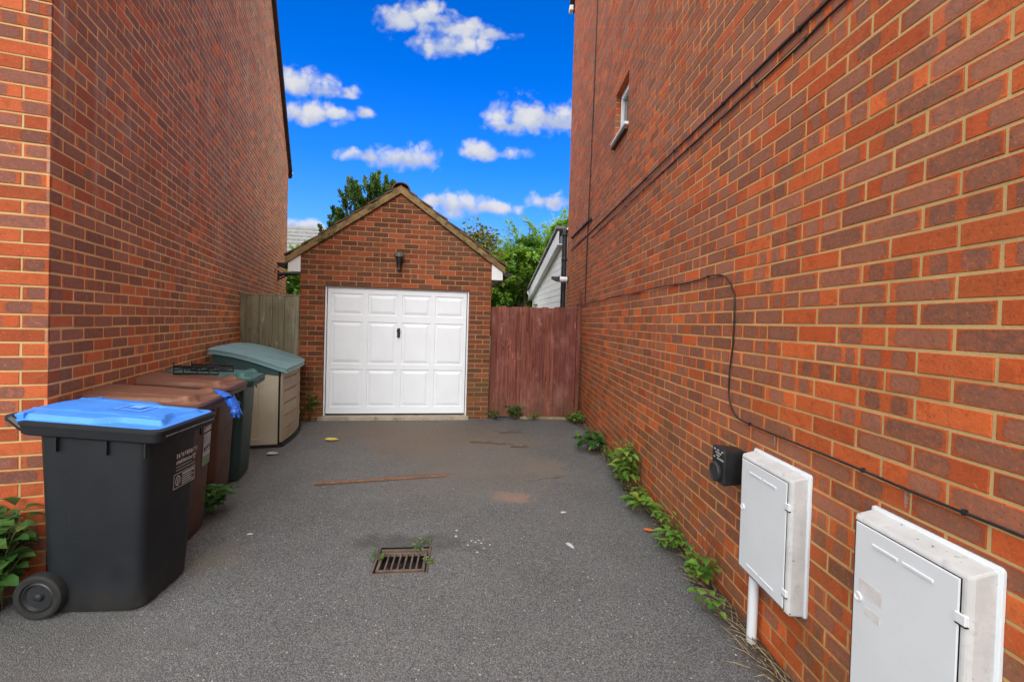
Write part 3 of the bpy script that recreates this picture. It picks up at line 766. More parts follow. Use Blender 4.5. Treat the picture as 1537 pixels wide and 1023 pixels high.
def make_bin(label, loc, rot, body, lid, wave=0, print_kind=None, handle=None):
    t = thing('wheelie_bin', label, 'bin', loc, rot, 'wheelie bins beside the left house')
    mb = MB(); rings = []
    for k in range(9):
        u = k / 8; z0 = .0 + u * .93
        x0 = BX0 + (-RX + .062 - BX0) * u; x1 = front_x(z0); y = BY + (RY - .034 - BY) * u
        if k == 0: x0 += .02; x1 -= .02; y -= .02
        ring = [(px, py, (0.0 if k == 0 else (.018 if k == 1 and False else z0)) + (zrim(px) - .955 - .0) * u) for px, py in rrect(x0, x1, -y, y, .055)]
        rings.append(ring)
        if k == 0: rings.append([(px, py, .022) for px, py in rrect(x0 - .018, x1 + .02, -y - .018, y + .018, .06)])
    mb.loft(rings, caps=(True, False))
    b = obj('body', mb, body, t, smooth=True, auto=40)
    # rim skirt
    mb = MB(); rg = []
    for dx, dz in ((-.085, -.055), (-.012, -.060), (-.004, -.052), (.0, -.012), (.003, -.010), (.003, .004), (-.008, .012), (-.035, .012), (-.085, -.06)):
        rg.append([(px, py, zrim(px) + dz) for px, py in rrect(-RX - dx, RX + dx, -RY - dx, RY + dx, .045)])
    mb.loft(rg, caps=(False, False))
    obj('rim', mb, body, t, smooth=True, auto=35)
    mb = MB(); mb.tube([(RX + .002, -RY + .05, zrim(RX) - .026), (RX + .002, RY - .05, zrim(RX) - .026)], .004, 6); obj('rim_bead', mb, pmat('highlight_bead', (.16, .17, .18), (.05, .055, .06), 30, .45) if print_kind == 'a' else body, t)  # grey bead paints the rim's highlight on the charcoal bin
    # stiffening ribs below the rim on both sides
    for s in (-1, 1):
        for x in (-.16, .07, .25):
            y = s * (RY - .036); mb = MB()
            mb.box(x - .004, x + .004, min(y, y + s * .018), max(y, y + s * .018), zrim(x) - .135, zrim(x) - .05)
            obj('rim_rib', mb, body, b)
    # lid: grid with a domed middle and a lower apron that curls at the front
    nx, ny = 72, 56; g = {}; mb = MB(); vs = []
    x0, x1 = -RX - .015, RX - .012; hy = RY - .012
    for i in range(nx + 1):
        for j in range(ny + 1):
            u = i / nx; v = -1 + 2 * j / ny
            x = x0 + (x1 - x0) * u; y = hy * v
            # rounded corners at the front
            cr = .05
            if x > x1 - cr and abs(y) > hy - cr:
                dx, dy = x - (x1 - cr), abs(y) - (hy - cr); q = max(dx, dy); l = math.hypot(dx, dy)
                if l > 0: x = x1 - cr + dx * q / l; y = math.copysign(hy - cr + dy * q / l, y)
            ye = hy - .006 - .062 * sst((x + .02) / .12) * (.55 if wave else 1)
            xe = x1 - .055 - .028 * math.cos(abs(v) * 3.1 * 1.5) - (.03 if wave else 0) * sst((abs(v) - .55) / .2)
            d = min(ye - abs(y), xe - x)
            h = .024 * sst(d / .018)
            crown = .012 * (1 - v * v) * sst((x1 - x) / .5)
            z = zrim(x) + .014 + h + crown
            if wave and x > xe - .10:        # hand grips that roll up near both front corners
                z += .022 * math.exp(-((abs(v) - .72) / .2) ** 2) * math.exp(-((x - xe + .035) / .045) ** 2)
            # moulded crease lines
            z += .0055 * math.exp(-((abs(y) - .135 + .05 * (x + .3)) / .008) ** 2) * sst((xe - x) / .1)
            if print_kind == 'a' and abs(x - .03) < .09 and abs(y - .03) < .075: z -= .004
            vs.append((x, y, z)); g[i, j] = len(vs) - 1
    fs = [(g[i, j], g[i + 1, j], g[i + 1, j + 1], g[i, j + 1]) for i in range(nx) for j in range(ny)]
    per = [g[i, 0] for i in range(nx + 1)] + [g[nx, j] for j in range(1, ny + 1)] + [g[i, ny] for i in range(nx - 1, -1, -1)] + [g[0, j] for j in range(ny - 1, 0, -1)]
    n0 = len(vs)
    for k in per: vs.append((vs[k][0], vs[k][1], zrim(vs[k][0]) - .004))
    for k in range(len(per)):
        q = (k + 1) % len(per); fs.append((per[k], n0 + k, n0 + q, per[q]))
    mb.mesh(vs, fs)
    l = obj('lid', mb, lid, t, smooth=True, auto=38)
    for s in (-1, 1):
        y = s * (RY - .045); mb = MB()
        mb.loft([[(-RX + .03, y - .03, zrim(-RX) + .0), (-RX + .03, y + .03, zrim(-RX)), (-RX + .03, y + .03, zrim(-RX) + .045), (-RX + .03, y - .03, zrim(-RX) + .045)],
                 [(-RX - .022, y - .022, zrim(-RX) + .012), (-RX - .022, y + .022, zrim(-RX) + .012), (-RX - .022, y + .022, zrim(-RX) + .036), (-RX - .022, y - .022, zrim(-RX) + .036)]])
        obj('hinge_lug', mb, lid, l, bevel=.005)
    mb = MB(); hb = -RX - .030; zh = zrim(-RX) + .02
    mb.tube([(hb, -RY + .01, zh), (hb, RY - .01, zh)], .019, 12)
    for s in (-1, 1): mb.tube([(hb, s * (RY - .02), zh), (-RX + .02, s * (RY - .03), zh - .05)], [.018, .022], 8)
    obj('handle', mb, BLACKPL if print_kind == 'a' else body, t, smooth=True, auto=40)
    # wheels
    for s in (-1, 1):
        yw = s * (BY + .018)
        W = Matrix.Translation((BX0 + .005, yw, .113)) @ Matrix.Rotation(-s * math.pi / 2, 4, 'X')
        mb = MB(); mb.lathe([(.078, -.024), (.102, -.026), (.112, -.016), (.113, .008), (.109, .022), (.098, .028), (.078, .026), (.074, .016), (.074, -.016)], W, 36)
        w = obj('wheel', mb, TYRE, t, smooth=True, auto=32)
        mb = MB(); mb.lathe([(.0745, -.01), (.0745, .017), (.066, .022), (.058, .010), (.024, .008), (.018, .022), (.006, .027)], W, 30); obj('hub', mb, BLACKPL, w, smooth=True, auto=32)
    mb = MB(); mb.tube([(BX0 + .005, -BY - .015, .118), (BX0 + .005, BY + .015, .118)], .012, 8)
    mb.box(BX0 - .02, BX0 + .05, -BY + .03, BY - .03, .06, .16, c=.01); obj('axle', mb, BLACKPL, t)
    return t, b
def fp(y, z, d=.003):
    return (front_x(z) + (zrim(front_x(z)) - .955) * 0 + d, y, z + (zrim(front_x(z)) - .955) * z / .93)
def fquad(mb, y0, y1, z0, z1, d=.003, mi=0, sl=0):
    mb.face([fp(y0, z0, d), fp(y1, z0, d), fp(y1, z1, d), fp(y0, z1, d)], mi)

b1, body1 = make_bin('charcoal bin with a bright blue lid, nearest the camera', (-2.033, 2.43, 0), R(4), BIN_BLACK, LID_BLUE, 0, 'a')
rng = random.Random(4); mb = MB()
y = .015
while y < .19:                                     # two rows of worn lettering
    w = rng.uniform(.008, .016)
    zc = .735
    fquad(mb, y, y + w * .35, zc, zc + .026); fquad(mb, y + w * .35, y + w, zc + rng.choice((0, .01, .018)), zc + rng.choice((.02, .026)))
    y += w + .006
y = .015
while y < .15:
    w = rng.uniform(.006, .013); fquad(mb, y, y + w, .70, .70 + rng.uniform(.014, .022)); y += w + .004
fquad(mb, .155, .185, .712, .722); fquad(mb, .167, .176, .69, .722)
fquad(mb, .015, .15, .682, .686); fquad(mb, .015, .185, .664, .668)
for q in (((.0, .185, .562, .566)), (.0, .185, .644, .648), (.0, .004, .566, .644), (.181, .185, .566, .644)): fquad(mb, *q)
for k in range(5): fquad(mb, .07, .175 - .02 * (k % 2), .626 - k * .013, .632 - k * .013 + (.006 if k == 0 else 0))
for k in range(12):                                # round recycling mark
    a0, a1 = R(30 * k), R(30 * k + 24)
    mb.face([fp(.036 + .022 * math.cos(a), .605 + .03 * math.sin(a)) for a in (a0, a1)] + [fp(.036 + .014 * math.cos(a), .605 + .021 * math.sin(a)) for a in (a1, a0)])
fquad(mb, .032, .040, .59, .618)
obj('lettering', mb, PRINT, body1)
mb = MB()
for q in ((-.045, .09, -.035, -.028), (-.045, .09, .088, .095), (-.045, -.038, -.028, .088), (.083, .09, -.028, .088), (-.01, .05, .02, .08)):
    z = lambda x, y: zrim(x) + .014 + .024 + .012 * (1 - (y / .24) ** 2) * sst((RX - .012 - x) / .5) + .0022
    x0, x1, y0, y1 = q
    mb.face([(x0, y0, z(x0, y0)), (x1, y0, z(x1, y0)), (x1, y1, z(x1, y1)), (x0, y1, z(x0, y1))])
obj('lid_emblem', mb, pmat('pale_blue_emblem', (.22, .50, .92), (.18, .44, .9), 20, .4), b1)

b2, body2 = make_bin('brown bin with a tall sticker, second from the camera behind the blue lid', (-2.29, 2.985, 0), R(13), BIN_BROWN, LID_BROWN, 1)
STW = pmat('white_sticker', (.55, .56, .57), (.42, .43, .44), 20, .6); STB = pmat('blue_grey_photo', (.22, .29, .40), (.42, .45, .47), 9, .5); STG = pmat('green_strip', (.12, .24, .15), (.20, .30, .18), 14, .5)
mb = MB()
fquad(mb, .055, .175, .715, .83, mi=0); fquad(mb, .055, .175, .685, .70, mi=0); fquad(mb, .055, .175, .56, .685, mi=1); fquad(mb, .055, .175, .47, .54, mi=2); fquad(mb, .055, .175, .54, .56, mi=0)
fquad(mb, .068, .078, .73, .82, .0045, 3); fquad(mb, .078, .10, .80, .81, .0045, 3); fquad(mb, .092, .10, .74, .80, .0045, 3); fquad(mb, .11, .165, .735, .815, .0045, 1)
for k in range(4): fquad(mb, .07 + .025 * k, .085 + .025 * k, .575 + .006 * k, .60 + .004 * k, .0045, 3)
obj('sticker', mb, [STW, STB, STG, DARK], body2)
b3, body3 = make_bin('brown bin with a black wire rack on its lid, third from the camera', (-2.53, 3.66, 0), R(14), BIN_BROWN, LID_BROWN, 1)
mb = MB(); fquad(mb, .07, .165, .70, .80, mi=0); fquad(mb, .08, .155, .745, .79, .0045, 1); fquad(mb, .085, .15, .71, .73, .0045, 1); fquad(mb, .10, .12, .755, .78, .006, 0)
obj('sticker', mb, [STW, DARK], body3)
b4, body4 = make_bin('dark green bin with a green lid beside the beige storage box', (-2.64, 4.17, 0), R(16), BIN_GREEN, LID_GREEN, 1)

# black wire rack on the third bin
RACK = pmat('black_wire', (.008, .008, .009), (.014, .014, .015), 20, .4)
t = thing('wire_rack', 'black wire rack lying on the lid of the third bin', 'rack', (-2.555, 3.80, 1.018), R(4)); t.scale = (.80, .9, 1.2)
for yy, zt in ((-.10, .055), (.16, .048)):
    mb = MB(); mb.tube([(-.22, yy, .006), (.22, yy, .006)], .007, 6); mb.tube([(-.22, yy, zt), (.22, yy, zt)], .010, 6)
    for x in (-.22, -.125, .01, .13, .22): mb.tube([(x, yy, 0), (x, yy, zt + (.03 if x in (-.22, .13) else .008))], .006, 6)
    obj('side_rail', mb, RACK, t)
mb = MB()
for x in (-.21, -.1, .03, .14, .21): mb.tube([(x, -.10, .03), (x, .03, .028), (x, .16, .028)], .0055, 6)
obj('cross_bars', mb, RACK, t)

# blue rubber glove over the front rim of the brown bins
GL = pmat('blue_rubber', (.025, .13, .60), (.015, .085, .42), 14, .38, .3, 50)
g = bpy.data.meshes.new('rubber_glove'); bmg = bmesh.new(); sk = bmg.verts.layers.skin.verify()
def chain(pts, rs, root=None):
    pv = root
    for p, r in zip(pts, rs):
        v = bmg.verts.new(p); v[sk].radius = (r, r * .55)
        if pv is not None: bmg.edges.new((pv, v))
        pv = v
    return pv
root = bmg.verts.new((0, 0, 0)); root[sk].radius = (.034, .016); root[sk].use_root = True
p1 = chain([(-.05, .03, .012), (-.10, .05, .02)], [.032, .036], root)
p2 = chain([(.045, -.02, -.03), (.075, -.03, -.07)], [.036, .034], root)
chain([(.105, -.025, -.105), (.125, -.02, -.145)], [.013, .010], p2)
chain([(.098, -.045, -.115), (.108, -.045, -.165)], [.013, .010], p2)
chain([(.080, -.058, -.110), (.082, -.062, -.155)], [.012, .010], p2)
chain([(.062, -.05, -.095), (.058, -.056, -.125)], [.011, .009], p2)
chain([(.06, .03, -.045), (.085, .05, -.07)], [.012, .010], root)
bmg.to_mesh(g); bmg.free(); g.materials.append(GL)
go = bpy.data.objects.new('rubber_glove', g); COL.objects.link(go)
go.modifiers.new('skin', 'SKIN').use_smooth_shade = True
ss = go.modifiers.new('sub', 'SUBSURF'); ss.levels = 2; ss.render_levels = 2
tex = bpy.data.textures.new('crumple', 'CLOUDS'); tex.noise_scale = .03
dmod = go.modifiers.new('crumple', 'DISPLACE'); dmod.texture = tex; dmod.strength = .014
go.location = (-2.00, 3.22, .945); go.rotation_euler = (0, 0, R(12))
tag(go, 'crumpled bright blue rubber glove hanging off the rim between the two brown bins', 'glove')

# ------------------------------------------------------------------ beige storage box
BEIGE = pmat('beige_resin', (.50, .46, .345), (.45, .41, .305), 3, .6, .12, 120, dirt=(.20, .17, .11), dscale=3, dlo=.55, dhi=.85)
TAN_ = pmat('tan_resin_door', (.37, .31, .215), (.32, .265, .18), 3, .6, .12, 120, dirt=(.17, .14, .09), dscale=4, dlo=.52, dhi=.85)
TEAL = pmat('teal_resin_lid', (.20, .34, .37), (.16, .29, .32), 3, .5, .08, 120, dirt=(.10, .15, .15), dscale=3, dlo=.6, dhi=.9)
TEALD = pmat('dark_teal_resin', (.03, .085, .085), (.025, .07, .07), 5, .6)
SB = thing('storage_box', 'beige plastic garden storage box with a curved teal lid against the left wall', 'storage box', (-2.565, 5.165, 0), R(16.5))
SL_, SD = 1.30, .70
bow = lambda y: .075 * math.sin(math.pi * max(0, min(1, y / SL_)))
ztop = lambda x: .885 + .205 * (1 - (1 - min(1, max(0, -x / (SD + .02)))) ** 1.5)
mb = MB()
outl = [(-SD, 0), (-.03, 0)] + [(bow(SL_ * k / 12) - .03, SL_ * k / 12) for k in range(0, 13)][1:] + [(-SD, SL_)]
rings = [[(x, y, .03) for x, y in outl], [(x, y, ztop(x)) for x, y in outl]]
mb.loft(rings); obj('body', mb, BEIGE, SB)
mb = MB()                                             # near end panel with its recess
def recess(mb, x0, x1, z0, z1, y):
    r = []
    for i, dy in ((0, 0), (0, -.004), (.012, -.004), (.02, .006), (.021, .006)):
        r.append([(x0 + i, y + dy, z0 + i), (x1 - i, y + dy, z0 + i), (x1 - i, y + dy, z1 - i), (x0 + i, y + dy, z1 - i)])
    mb.loft(r, caps=(False, True))
recess(mb, -SD + .05, -.22, .09, .84, -.002); obj('side_panel', mb, BEIGE, SB)
mb = MB(); mb.box(-.028, -.014, -.012, .012, .04, .90); obj('door_gap', mb, DARK, SB)
for y0, y1 in ((.02, .64), (.66, 1.285)):
    mb = MB(); n = 14; zs = []; 
    gz = [.20, .35, .50, .65, .80]
    prof = [(.05, .0)]
    for q in gz: prof += [(q - .018, .0), (q - .006, -.020), (q + .002, -.020), (q + .012, .004), (q + .02, 0.0)]
    prof += [(.885, 0)]
    prev = None
    cols_ = []
    for k in range(n + 1):
        y = y0 + (y1 - y0) * k / n; inn = 1 if .1 < k / n < .92 else 0
        cols_.append([(bow(y) + .006 + (dx if inn else 0), y, z) for z, dx in prof])
    for k in range(n):
        for q in range(len(prof) - 1): mb.face([cols_[k][q], cols_[k + 1][q], cols_[k + 1][q + 1], cols_[k][q + 1]])
    for e in (0, n):
        for q in range(len(prof) - 1):
            A, B_ = cols_[e][q], cols_[e][q + 1]; f = [A, B_, (B_[0] - .03, B_[1], B_[2]), (A[0] - .03, A[1], A[2])]
            mb.face(f if e else f[::-1])
    mb.face([c_[-1] for c_ in cols_] + [(c_[-1][0] - .03, c_[-1][1], c_[-1][2]) for c_ in cols_[::-1]])
    obj('door', mb, TAN_, SB)
mb = MB()
def lidring(o, z): return [(-SD - .02, -o, z), (.0, -o, z)]
n = 14; m_ = 12; grid = {}; vs = []
for i in range(n + 1):
    for j in range(m_ + 1):
        y = -.035 + (SL_ + .07) * i / n; xf = bow(y) + .055; x = -SD - .03 + (xf + SD + .03) * j / m_
        rnd_ = .03 * max(0, abs(2 * i / n - 1) - .85) / .15 * 0
        vs.append((x, y, ztop(min(0, x)) + .05 - (.012 if j == m_ else 0) - (.006 if i in (0, n) else 0) + .012 * math.sin(math.pi * i / n))); grid[i, j] = len(vs) - 1
fs = [(grid[i, j], grid[i, j + 1], grid[i + 1, j + 1], grid[i + 1, j]) for i in range(n) for j in range(m_)]
per = [grid[i, m_] for i in range(n + 1)] + [grid[n, j] for j in range(m_ - 1, -1, -1)] + [grid[i, 0] for i in range(n - 1, -1, -1)] + [grid[0, j] for j in range(1, m_)]
per = per[::-1]
n0 = len(vs)
for k in per: vs.append((vs[k][0], vs[k][1], vs[k][2] - .048))
for k in range(len(per)):
    q = (k + 1) % len(per); fs.append((per[k], n0 + k, n0 + q, per[q]))
fs.append(tuple(range(n0, n0 + len(per))))
mb.mesh(vs, fs); obj('lid', mb, TEAL, SB, smooth=True, auto=35, bevel=.008)
mb = MB(); o2 = [(-SD + .0, -.01), (-.015, -.01)] + [(bow(SL_ * k / 12) - .01, SL_ * k / 12) for k in range(1, 12)] + [(-.01, SL_ + .01), (-SD, SL_ + .01)]
mb.loft([[(x, y, ztop(min(0, x)) - .06 - .10 * sst(-x / SD)) for x, y in o2], [(x, y, ztop(min(0, x)) + .012) for x, y in o2]]); obj('collar', mb, TEALD, SB)
mb = MB(); o3 = [(-SD - .01, -.02), (-.01, -.02)] + [(bow(SL_ * k / 12) + .03, SL_ * k / 12) for k in range(0, 13)] + [(-SD - .01, SL_ + .02)]
mb.loft([[(x, y, -.005) for x, y in o3], [(x, y, .035) for x, y in o3]]); obj('plinth', mb, BLACKPL, SB)

# ------------------------------------------------------------------ meter boxes on the right wall
def meter_box(label, y0, y1, z0, z1, pipe=None, dirty=0):
    """y1 is the far (left hand) side; hung on the wall plane x = XR"""
    d = .080; w = y1 - y0; h = z1 - z0
    t = thing('meter_box', label, 'meter box', (XR, y0, z0), 0, 'white meter boxes on the right wall')
    # local: x from 0 (wall) to -d (front), y along the wall, z up; the top sheds water forward
    P_ = lambda x, y, z: (-x, y, z)
    mb = MB()
    prof = [[P_(0, .0, 0), P_(0, w, 0), P_(0, w, h + .022), P_(0, 0, h + .022)], [P_(d - .012, .0, .004), P_(d - .012, w, .004), P_(d - .012, w, h + .004), P_(d - .012, 0, h + .004)],
            [P_(d, .010, .012), P_(d, w - .010, .012), P_(d, w - .010, h - .006), P_(d, .010, h - .006)]]
    mb.loft([r[::-1] for r in prof]); obj('body', mb, GRP_DIRTY, t, bevel=.006)
    mb = MB()
    r0 = [(P_(0, y, z)) for y, z in rrect(-.010, w + .010, -.004, h + .030, .012)]; r1 = [P_(.008, y, z) for y, z in rrect(-.010, w + .010, -.004, h + .030, .012)]; r2 = [P_(.011, y, z) for y, z in rrect(-.006, w + .006, -.0, h + .026, .010)]
    mb.loft([r[::-1] for r in (r0, r1, r2)]); obj('flange', mb, GRP, t, smooth=True, auto=40)
    mb = MB()
    e = .003
    y_0, y_1, z_0, z_1 = .026, w - .016, .020, h - .016
    mb.loft([r[::-1] for r in ([P_(d - .002, y_0, z_0), P_(d - .002, y_1, z_0), P_(d - .002, y_1, z_1), P_(d - .002, y_0, z_1)], [P_(d + .001, y_0, z_0), P_(d + .001, y_1, z_0), P_(d + .001, y_1, z_1), P_(d + .001, y_0, z_1)], [P_(d + .003, y_0 + .004, z_0 + .004), P_(d + .003, y_1 - .004, z_0 + .004), P_(d + .003, y_1 - .004, z_1 - .004), P_(d + .003, y_0 + .004, z_1 - .004)])])
    dr_ = obj('door', mb, GRP, t)
    # raised louvre bars, top and bottom
    for zc in (z_1 - .055, z_0 + .03):
        for a, b in ((.20, .485), (.525, .80)):
            ya, yb = y_0 + (y_1 - y_0) * a, y_0 + (y_1 - y_0) * b
            mb = MB(); mb.box(-(d + .0065), -(d + .002), ya, yb, zc, zc + .011, c=.002); obj('louvre', mb, GRP, dr_)
    mb = MB(); mb.box(-(d + .0006), -(d - .001), .022, w - .012, .016, h - .0125); obj('door_gap', mb, DARK, t)
    for zc in (h * .80, h * .16):
        mb = MB(); mb.box(-(d + .006), -(d - .016), .006, .036, zc - .014, zc + .014, c=.002); mb.box(-(d + .005), -(d - .012), .006, .034, zc - .0175, zc - .0145, mi=1); obj('hinge', mb, [GRP, DARK], t)  # dark strip under each hinge paints in its shadow
    mb = MB(); L_ = Matrix.Translation((-(d + .003), y_1 - .024, h * .56)) @ Matrix.Rotation(-math.pi / 2, 4, 'Y')
    mb.lathe([(.014, 0), (.015, .004), (.012, .006), (.009, .003), (.004, .003)], L_, 16); obj('lock', mb, WHITE, dr_, smooth=True, auto=30)
    if pipe:
        mb = MB(); yp, zb = pipe
        mb.tube([(-.045, yp - y0, .004), (-.045, yp - y0 + .005, zb - z0)], .0225, 14); obj('pipe', mb, GRP, t, smooth=True, auto=60)
    else:
        mb = MB()
        for k, (a, b, c_, e_) in enumerate(((.255, .345, .345, .395), (.26, .32, .285, .315))):
            mb.box(-(d + .0036), -(d + .003), a, b, c_, e_)
        obj('torn_label', mb, pmat('faded_sticker', (.60, .58, .55), (.70, .71, .73), 30, .8), dr_)
    return t
meter_box('white meter box with a grey pipe below it, beside the black wall unit', 1.803, 2.197, .325, .898, (2.105, -.02))
meter_box('white meter box nearest the camera, cut by the bottom edge of the photo', 1.098, 1.482, .312, .905)

# small black wall unit
t = thing('wall_unit', 'small black wall unit with a round dial next to the far meter box', 'wall unit', (XR, 2.265, .70))
mb = MB()
def urec(x, i, zt=0): return [(-x, y, z) for y, z in rrect(i, .135 - i, i + zt, .192 - i, .014)][::-1]
mb.loft([urec(0, .012, .01), urec(.012, .008), urec(.105, .002), urec(.122, .0), urec(.130, .006)]); obj('case', mb, BLACKPL, t, smooth=True, auto=35)
mb = MB(); DM = Matrix.Translation((-.128, .080, .058)) @ Matrix.Rotation(-math.pi / 2, 4, 'Y')
mb.lathe([(.052, 0), (.053, .012), (.049, .018), (.040, .020), (.036, .016), (.001, .015)], DM, 28); obj('dial', mb, pmat('dark_grey_dial', (.022, .024, .027), (.03, .032, .035), 10, .4), t, smooth=True, auto=30)
mb = MB(); rng = random.Random(2)
for r in range(4):
    y = .022
    while y < .115:
        w = rng.uniform(.006, .020)
        if rng.random() > .35: mb.box(-.1318, -.1300, .135 - y - w, .135 - y, .172 - r * .0145, .179 - r * .0145)
        y += w + .006
obj('lettering', mb, PRINT, t)

# ------------------------------------------------------------------ cables
def cable(name, label, pts, r, clips, dense=True, sag=0):
    P3 = [Vector((XR - r - .003, y, z)) for y, z in pts]
    out = []
    for k in range(len(P3) - 1):
        n = max(2, int((P3[k + 1] - P3[k]).length / .05)) if dense else 1
        p0 = P3[max(0, k - 1)]; p1 = P3[k]; p2 = P3[k + 1]; p3 = P3[min(len(P3) - 1, k + 2)]
        for q in range(n):
            u = q / n
            a = .5 * ((2 * p1) + (-p0 + p2) * u + (2 * p0 - 5 * p1 + 4 * p2 - p3) * u * u + (-p0 + 3 * p1 - 3 * p2 + p3) * u ** 3) if dense == 'c' else p1.lerp(p2, u)
            out.append(a)
    out.append(P3[-1])
    mb = MB(); mb.tube(out, r, 8)
    o = obj(name, mb, CABLEM, smooth=True, auto=60); tag(o, label, 'cable', 'black cables clipped to the right wall')
    for c in clips:
        i = min(range(len(out)), key=lambda k: abs(k / (len(out) - 1) - c)); p = out[i]
        mb = MB(); mb.box(p.x - r - .002, XR, p.y - .004, p.y + .004, p.z - r - .002, p.z + r + .005, c=.001); obj('clip', mb, BLACKPL, o)
    return o
cable('wall_cable', 'thicker upper one of two black cables sloping across the right wall above the drive', [(.4, 2.87), (1.809, 2.882), (2.144, 2.885), (2.772, 2.89), (4.693, 2.915), (6.792, 2.947), (8.728, 2.986)], .0075, [.1, .19, .27, .36, .45, .54, .63, .72, .81, .9])
cable('wall_cable', 'thinner lower one of two black cables sloping across the right wall, stopping short', [(.4, 2.80), (1.805, 2.818), (2.0, 2.809), (2.681, 2.814), (3.583, 2.82), (6.672, 2.842)], .005, [.24, .3, .37, .44, .52, .6, .7, .8, .9])
cable('wall_cable', 'black cable dropping straight down the right wall left of the small window', [(6.70, 8.0), (6.748, 6.465), (6.798, 5.046), (6.885, 3.858), (6.931, 3.147), (6.957, 2.97), (6.983, 2.447), (7.0, 1.866)], .008, [.1, .2, .3, .4, .5, .6])
cable('wall_cable', 'stout black cable stub bracketed near the far corner of the right wall', [(6.668, 3.133), (6.931, 3.147), (8.0, 3.19), (8.60, 3.208)], .016, [.02, .3, .6, .97])
LOOP = [(7.863, 1.867), (6.619, 1.86), (5.143, 1.865), (4.287, 1.851), (3.887, 1.861), (3.27, 1.849), (2.947, 1.848), (2.695, 1.856), (2.56, 1.832), (2.475, 1.754), (2.452, 1.676), (2.454, 1.445), (2.475, 1.303), (2.480, 1.165), (2.445, 1.085), (2.360, 1.040), (2.139, 1.034), (1.913, 1.035), (1.708, 1.037), (1.488, 1.037), (1.361, 1.034), (1.142, 1.037), (1.046, 1.038), (.4, 1.04)]
rng = random.Random(77); LP = [LOOP[0]]
for a, b in zip(LOOP[:7], LOOP[1:8]):
    n = max(1, int(abs(a[0] - b[0]) / .3))
    for q in range(1, n + 1): LP.append((a[0] + (b[0] - a[0]) * q / n, a[1] + (b[1] - a[1]) * q / n + (rng.uniform(-.011, .011) if q < n else 0)))
cable('wall_cable', 'slack black cable that bends down the right wall and runs along above the meter boxes', LP + LOOP[8:], .0046, [.05, .2, .33, .45, .567, .635, .70, .775, .86, .905, .93, .96], dense='c')
# helical repair ties in the mortar above the meter boxes
HELM = pmat('rusty_steel_tie', (.42, .28, .24), (.30, .16, .12), 40, .5, metal=.3)
for (y, z, lab) in ((2.043, 1.0, 'small twisted metal tie hanging on the bricks above the far meter box'), (1.366, 1.004, 'small twisted metal tie hanging on the bricks above the near meter box')):
    mb = MB(); pts = [(XR - .006 + .004 * math.cos(k * 1.1), y + .005 * math.sin(k * 1.1), z + .028 - k * .0012) for k in range(48)]
    mb.tube(pts, .0018, 5); o = obj('wall_tie', mb, HELM, smooth=True); tag(o, lab, 'wall tie', 'twisted wall ties')

# ------------------------------------------------------------------ gully grate
RUST = pmat('rusty_cast_iron', (.15, .105, .085), (.085, .065, .055), 10, .8, .5, 60, dirt=(.05, .04, .035), dscale=8)
t = thing('drain_grate', 'rusty iron drain grate with seven slots set in the asphalt', 'drain grate', (GX, GY, 0), GA)
mb = MB(); w, h = GW / 2 - .003, GH / 2 - .003
mb.box(-w, -w + .011, -h, h, -.05, .002); mb.box(w - .011, w, -h, h, -.05, .004); mb.box(-w + .011, w - .011, -h, -h + .009, -.05, .001); mb.box(-w + .011, w - .011, h - .009, h, -.05, -.010)
obj('frame', mb, RUST, t, bevel=.002)
mb = MB(); gw, gh = .134, .108
mb.box(-gw - .014, -gw + .004, -gh, gh, -.03, -.006); mb.box(gw - .004, gw + .014, -gh, gh, -.03, -.006)
mb.box(-gw + .004, gw - .004, -gh, -gh + .014, -.03, -.007); mb.box(-gw + .004, gw - .004, gh - .014, gh, -.03, -.007)
for k in range(1, 7):
    x = -gw + 2 * gw * k / 7; mb.box(x - .0055, x + .0055, -gh + .014, gh - .014, -.03, -.008)
obj('grating', mb, RUST, t, bevel=.002)
mb = MB()
for x0, x1, y0, y1 in ((-w, -w + .01, -h, h), (w - .01, w, -h, h), (-w, w, -h, -h + .01), (-w, w, h - .01, h)): mb.box(x0, x1, y0, y1, -.5, -.0505)
mb.box(-w, w, -h, h, -.52, -.5); obj('gully_pot', mb, DARK, t)
mb = MB(); rng = random.Random(6)
for k in range(26): mb.box(-.006, .006, -.004, .004, 0, .004, Matrix.Translation((rng.uniform(-.13, .13), rng.uniform(-.1, .1), -.09)) @ Matrix.Rotation(rng.random() * 6, 4, 'Z'))
mb.box(-w + .02, w - .02, -h + .02, h - .02, -.12, -.0905, mi=1); obj('silt', mb, [pmat('grit', (.25, .2, .16), (.1, .09, .07), 60, .9), pmat('wet_silt', (.012, .011, .01), (.02, .017, .014), 30, .7)], t)

# ------------------------------------------------------------------ litter on the drive
STICKM = pmat('orange_brown_wood', (.27, .125, .062), (.15, .07, .038), 30, .8, .4, 80)
mb = MB(); rng = random.Random(1); A, B_ = Vector((-1.68, 4.005, .017)), Vector((-.516, 4.30, .014)); d = (B_ - A); L_ = d.length; d.normalize(); nrm = Vector((-d.y, d.x, 0))
top = []; n = 26
for k in range(n + 1):
    wv = .011 * (1 - .55 * (k / n)) + rng.uniform(-.0015, .0015); c_ = A + d * L_ * k / n + nrm * rng.uniform(-.002, .002)
    top.append([c_ - nrm * wv + Vector((0, 0, -.007)), c_ + nrm * wv + Vector((0, 0, -.007)), c_ + nrm * wv + Vector((0, 0, .008)), c_ - nrm * wv + Vector((0, 0, .010))])
mb.loft(top); tag(obj('wood_strip', mb, STICKM, bevel=.001), 'long thin brown strip of wood lying across the middle of the drive', 'wood strip')
mb = MB(); mb.box(-.35, .35, -.012, .012, .001, .004, Matrix.Translation((-.78, 4.33, 0)) @ Matrix.Rotation(R(9), 4, 'Z'))
